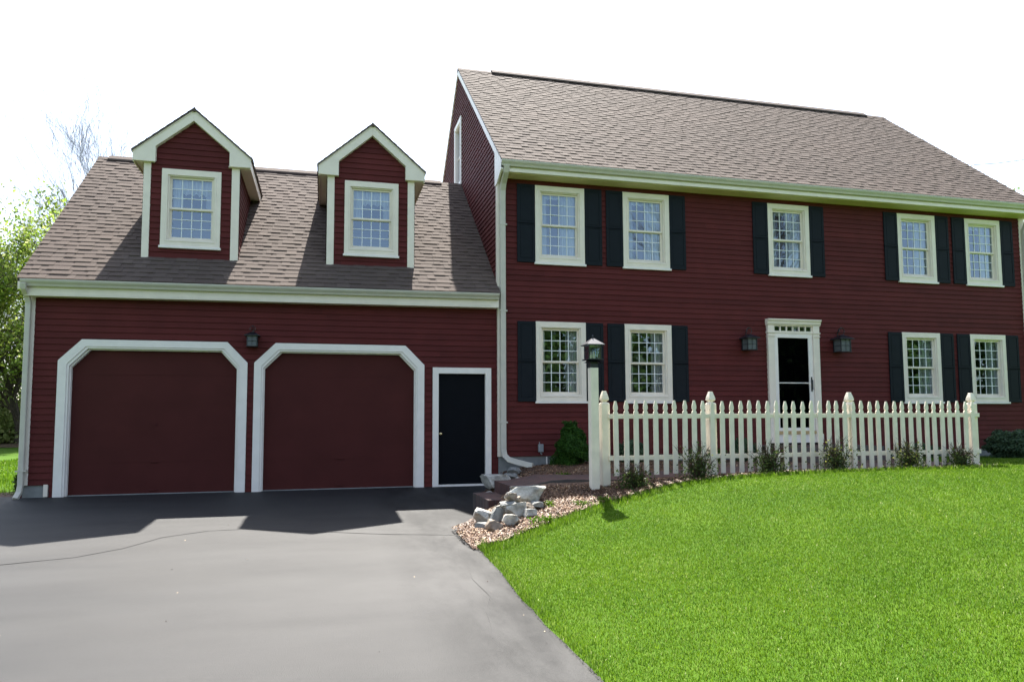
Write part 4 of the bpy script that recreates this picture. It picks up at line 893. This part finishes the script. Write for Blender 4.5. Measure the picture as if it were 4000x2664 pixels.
# ------------------------------------------------------------------ grass blades
def blades(n,region,name,label,hgt=.019,wid=.0019,dens=None):
    P=[];cnt=0
    x0,x1,y0,y1=region
    while cnt<n:
        m=n; X=rng.uniform(x0,x1,m); Y=y0+(y1-y0)*rng.random(m)
        # keep what the photograph's surroundings could see: right of the driveway, in front of the bed
        ed=np.interp(Y,[a for a,_ in EDGE],[b for _,b in EDGE]); fr=np.interp(X,[a for a,_ in FB],[b for _,b in FB])
        dist=np.hypot(X+3.1,Y+13.05); keep=(X>ed-.015)&((Y<fr+.05)|(X>9.0))&(rng.random(m)<np.clip((6.5/np.maximum(dist,1))**1.5,.12,1))
        P.append(np.c_[X,Y][keep]); cnt+=keep.sum()
    P=np.concatenate(P)[:n]; Z=tz(P[:,0],P[:,1]); Z=np.maximum(Z,.03*(np.minimum(P[:,1],.05)-.05)); dist=np.hypot(P[:,0]+3.1,P[:,1]+13.05)
    patch=np.array([noise.noise(Vector((x*1.1,y*1.1,0))) +.5*noise.noise(Vector((x*4,y*4,5))) for x,y in P[::8]]); patch=np.repeat(patch,8)[:n]
    near=np.abs(P[:,1]-np.interp(P[:,0],[a for a,_ in FB],[b for _,b in FB]))<.28; edn=(P[:,0]-np.interp(P[:,1],[a for a,_ in EDGE],[b for _,b in EDGE]))<.07
    h=hgt*rng.uniform(.5,1.25,n)*(1+.25*patch)*np.where(near,rng.uniform(1.2,3.4,n),1)*np.where(edn,rng.uniform(1.,2.2,n),1); w=wid*rng.uniform(.7,1.3,n)*(1+.09*np.maximum(dist-5,0))
    a=rng.uniform(0,6.283,n); ln=rng.normal(0,.32,(n,2)); base=np.c_[P,Z]; side=np.c_[np.cos(a),np.sin(a),np.zeros(n)]*w[:,None]
    mid=base+np.c_[ln*h[:,None]*.35,h*.55]; tip=base+np.c_[ln*h[:,None]*1.0,h*.95]
    V=np.stack([base-side,base+side,mid+side*.8,mid-side*.8,tip+side*.12,tip-side*.12],1).reshape(-1,3)
    i=np.arange(n)[:,None]*6; F_=np.concatenate([i+[[0,1,2,3]],i+[[3,2,4,5]]],1).reshape(-1,4)
    tn=np.clip(rng.normal(.42,.055,n)+patch*.85,0,.80); tn[rng.random(n)<.004]=1
    tag(link(name,npmesh(name,V,F_,M['grass'],np.repeat(tn,2))),label,'grass',kind='stuff')
blades(760000,(-1.7,13,-11.5,-.3),'grass','mown bright green grass on the front lawn')
def side_grass(n):
    X=rng.uniform(-13,-7.9,n); Y=rng.uniform(.9,30,n)**1.0; k=X>-8-.9*Y-2; X=X[k];Y=Y[k]; n=len(X); base=np.c_[X,Y,np.full(n,-.06)-.004*Y]; h=rng.uniform(.04,.09,n); a=rng.uniform(0,6.283,n); side=np.c_[np.cos(a),np.sin(a),np.zeros(n)]*(.006+.0012*Y)[:,None]; tip=base+np.c_[rng.normal(0,.02,(n,2)),h]
    V=np.stack([base-side,base+side,tip+side*.2,tip-side*.2],1).reshape(-1,3); tag(link('side_grass',npmesh('side_grass',V,np.arange(4*n).reshape(-1,4),M['grass'],np.clip(rng.normal(.4,.2,n),0,1))),'bright green grass on the strip left of the garage','grass',kind='stuff')
side_grass(40000)
tuft=empty('soil_weed',(-8.05,1.25,-.05)); tag(tuft,'small dark plant beside the garage corner downspout','plant'); blob(400,0,0,.18,.12,.12,.2,.04,M['leaf_dark'],'leaves',tuft,shell=.2)

# overhead wire
b=MB(); b.tube([(19.0,8.2,10.2),(20.25,9,10.55),(21.85,10,11.17),(24.07,11,11.76),(26.74,12,12.49),(30.9,14,13.75)],.014,6); tag(b.build('overhead_wire',M['wire']),'thin utility cable running off beyond the right end of the roof','cable')

# ------------------------------------------------------------------ light, sky, camera
sd=Vector((.112,.546,.83)).normalized(); el=math.asin(sd.z); az=math.atan2(sd.x,sd.y)
W=bpy.data.worlds.new('World'); S.world=W; W.use_nodes=True; n=W.node_tree; bg=n.nodes['Background']
sk=n.nodes.new('ShaderNodeTexSky'); sk.sky_type='NISHITA'; sk.sun_disc=False; sk.sun_elevation=el; sk.sun_rotation=az; sk.air_density=1.0; sk.dust_density=1.6; sk.ozone_density=1.0
hs=n.nodes.new('ShaderNodeHueSaturation'); hs.inputs['Saturation'].default_value=.72; n.links.new(sk.outputs[0],hs.inputs['Color']); n.links.new(hs.outputs[0],bg.inputs[0]); bg.inputs[1].default_value=.11
sl=bpy.data.lights.new('sun','SUN'); sl.energy=5; sl.angle=R(.5); sl.color=(1,.95,.87); so=bpy.data.objects.new('sun',sl); COL.objects.link(so); so.rotation_euler=sd.to_track_quat('Z','Y').to_euler(); so.location=(0,0,20)
cam=bpy.data.cameras.new('camera'); co=bpy.data.objects.new('camera',cam); COL.objects.link(co)
yaw,pitch,roll=.25115,.07576,-.0045
cy,sy_=math.cos(yaw),math.sin(yaw); cp,sp_=math.cos(pitch),math.sin(pitch)
f=Vector((sy_*cp,cy*cp,sp_)); r0=Vector((cy,-sy_,0)); u0=r0.cross(f); cr,sr=math.cos(roll),math.sin(roll)
rv=r0*cr+u0*sr; uv=-r0*sr+u0*cr
m=Matrix((( rv.x,uv.x,-f.x,-3.09327),(rv.y,uv.y,-f.y,-13.05441),(rv.z,uv.z,-f.z,1.19993),(0,0,0,1)))
co.matrix_world=m; cam.sensor_width=36; cam.lens=36*2867.05/4000; cam.shift_y=84.887/4000; cam.clip_end=1500; cam.clip_start=.05
S.camera=co
S.render.resolution_x=1024; S.render.resolution_y=681
v=S.view_settings; v.view_transform='Standard'; v.look='None'; v.gamma=1; v.exposure=1.75
try: v.use_curve_mapping=False
except Exception: pass
S.cycles.max_bounces=8; S.cycles.transparent_max_bounces=12
try: S.cycles.use_denoising=True
except Exception: pass
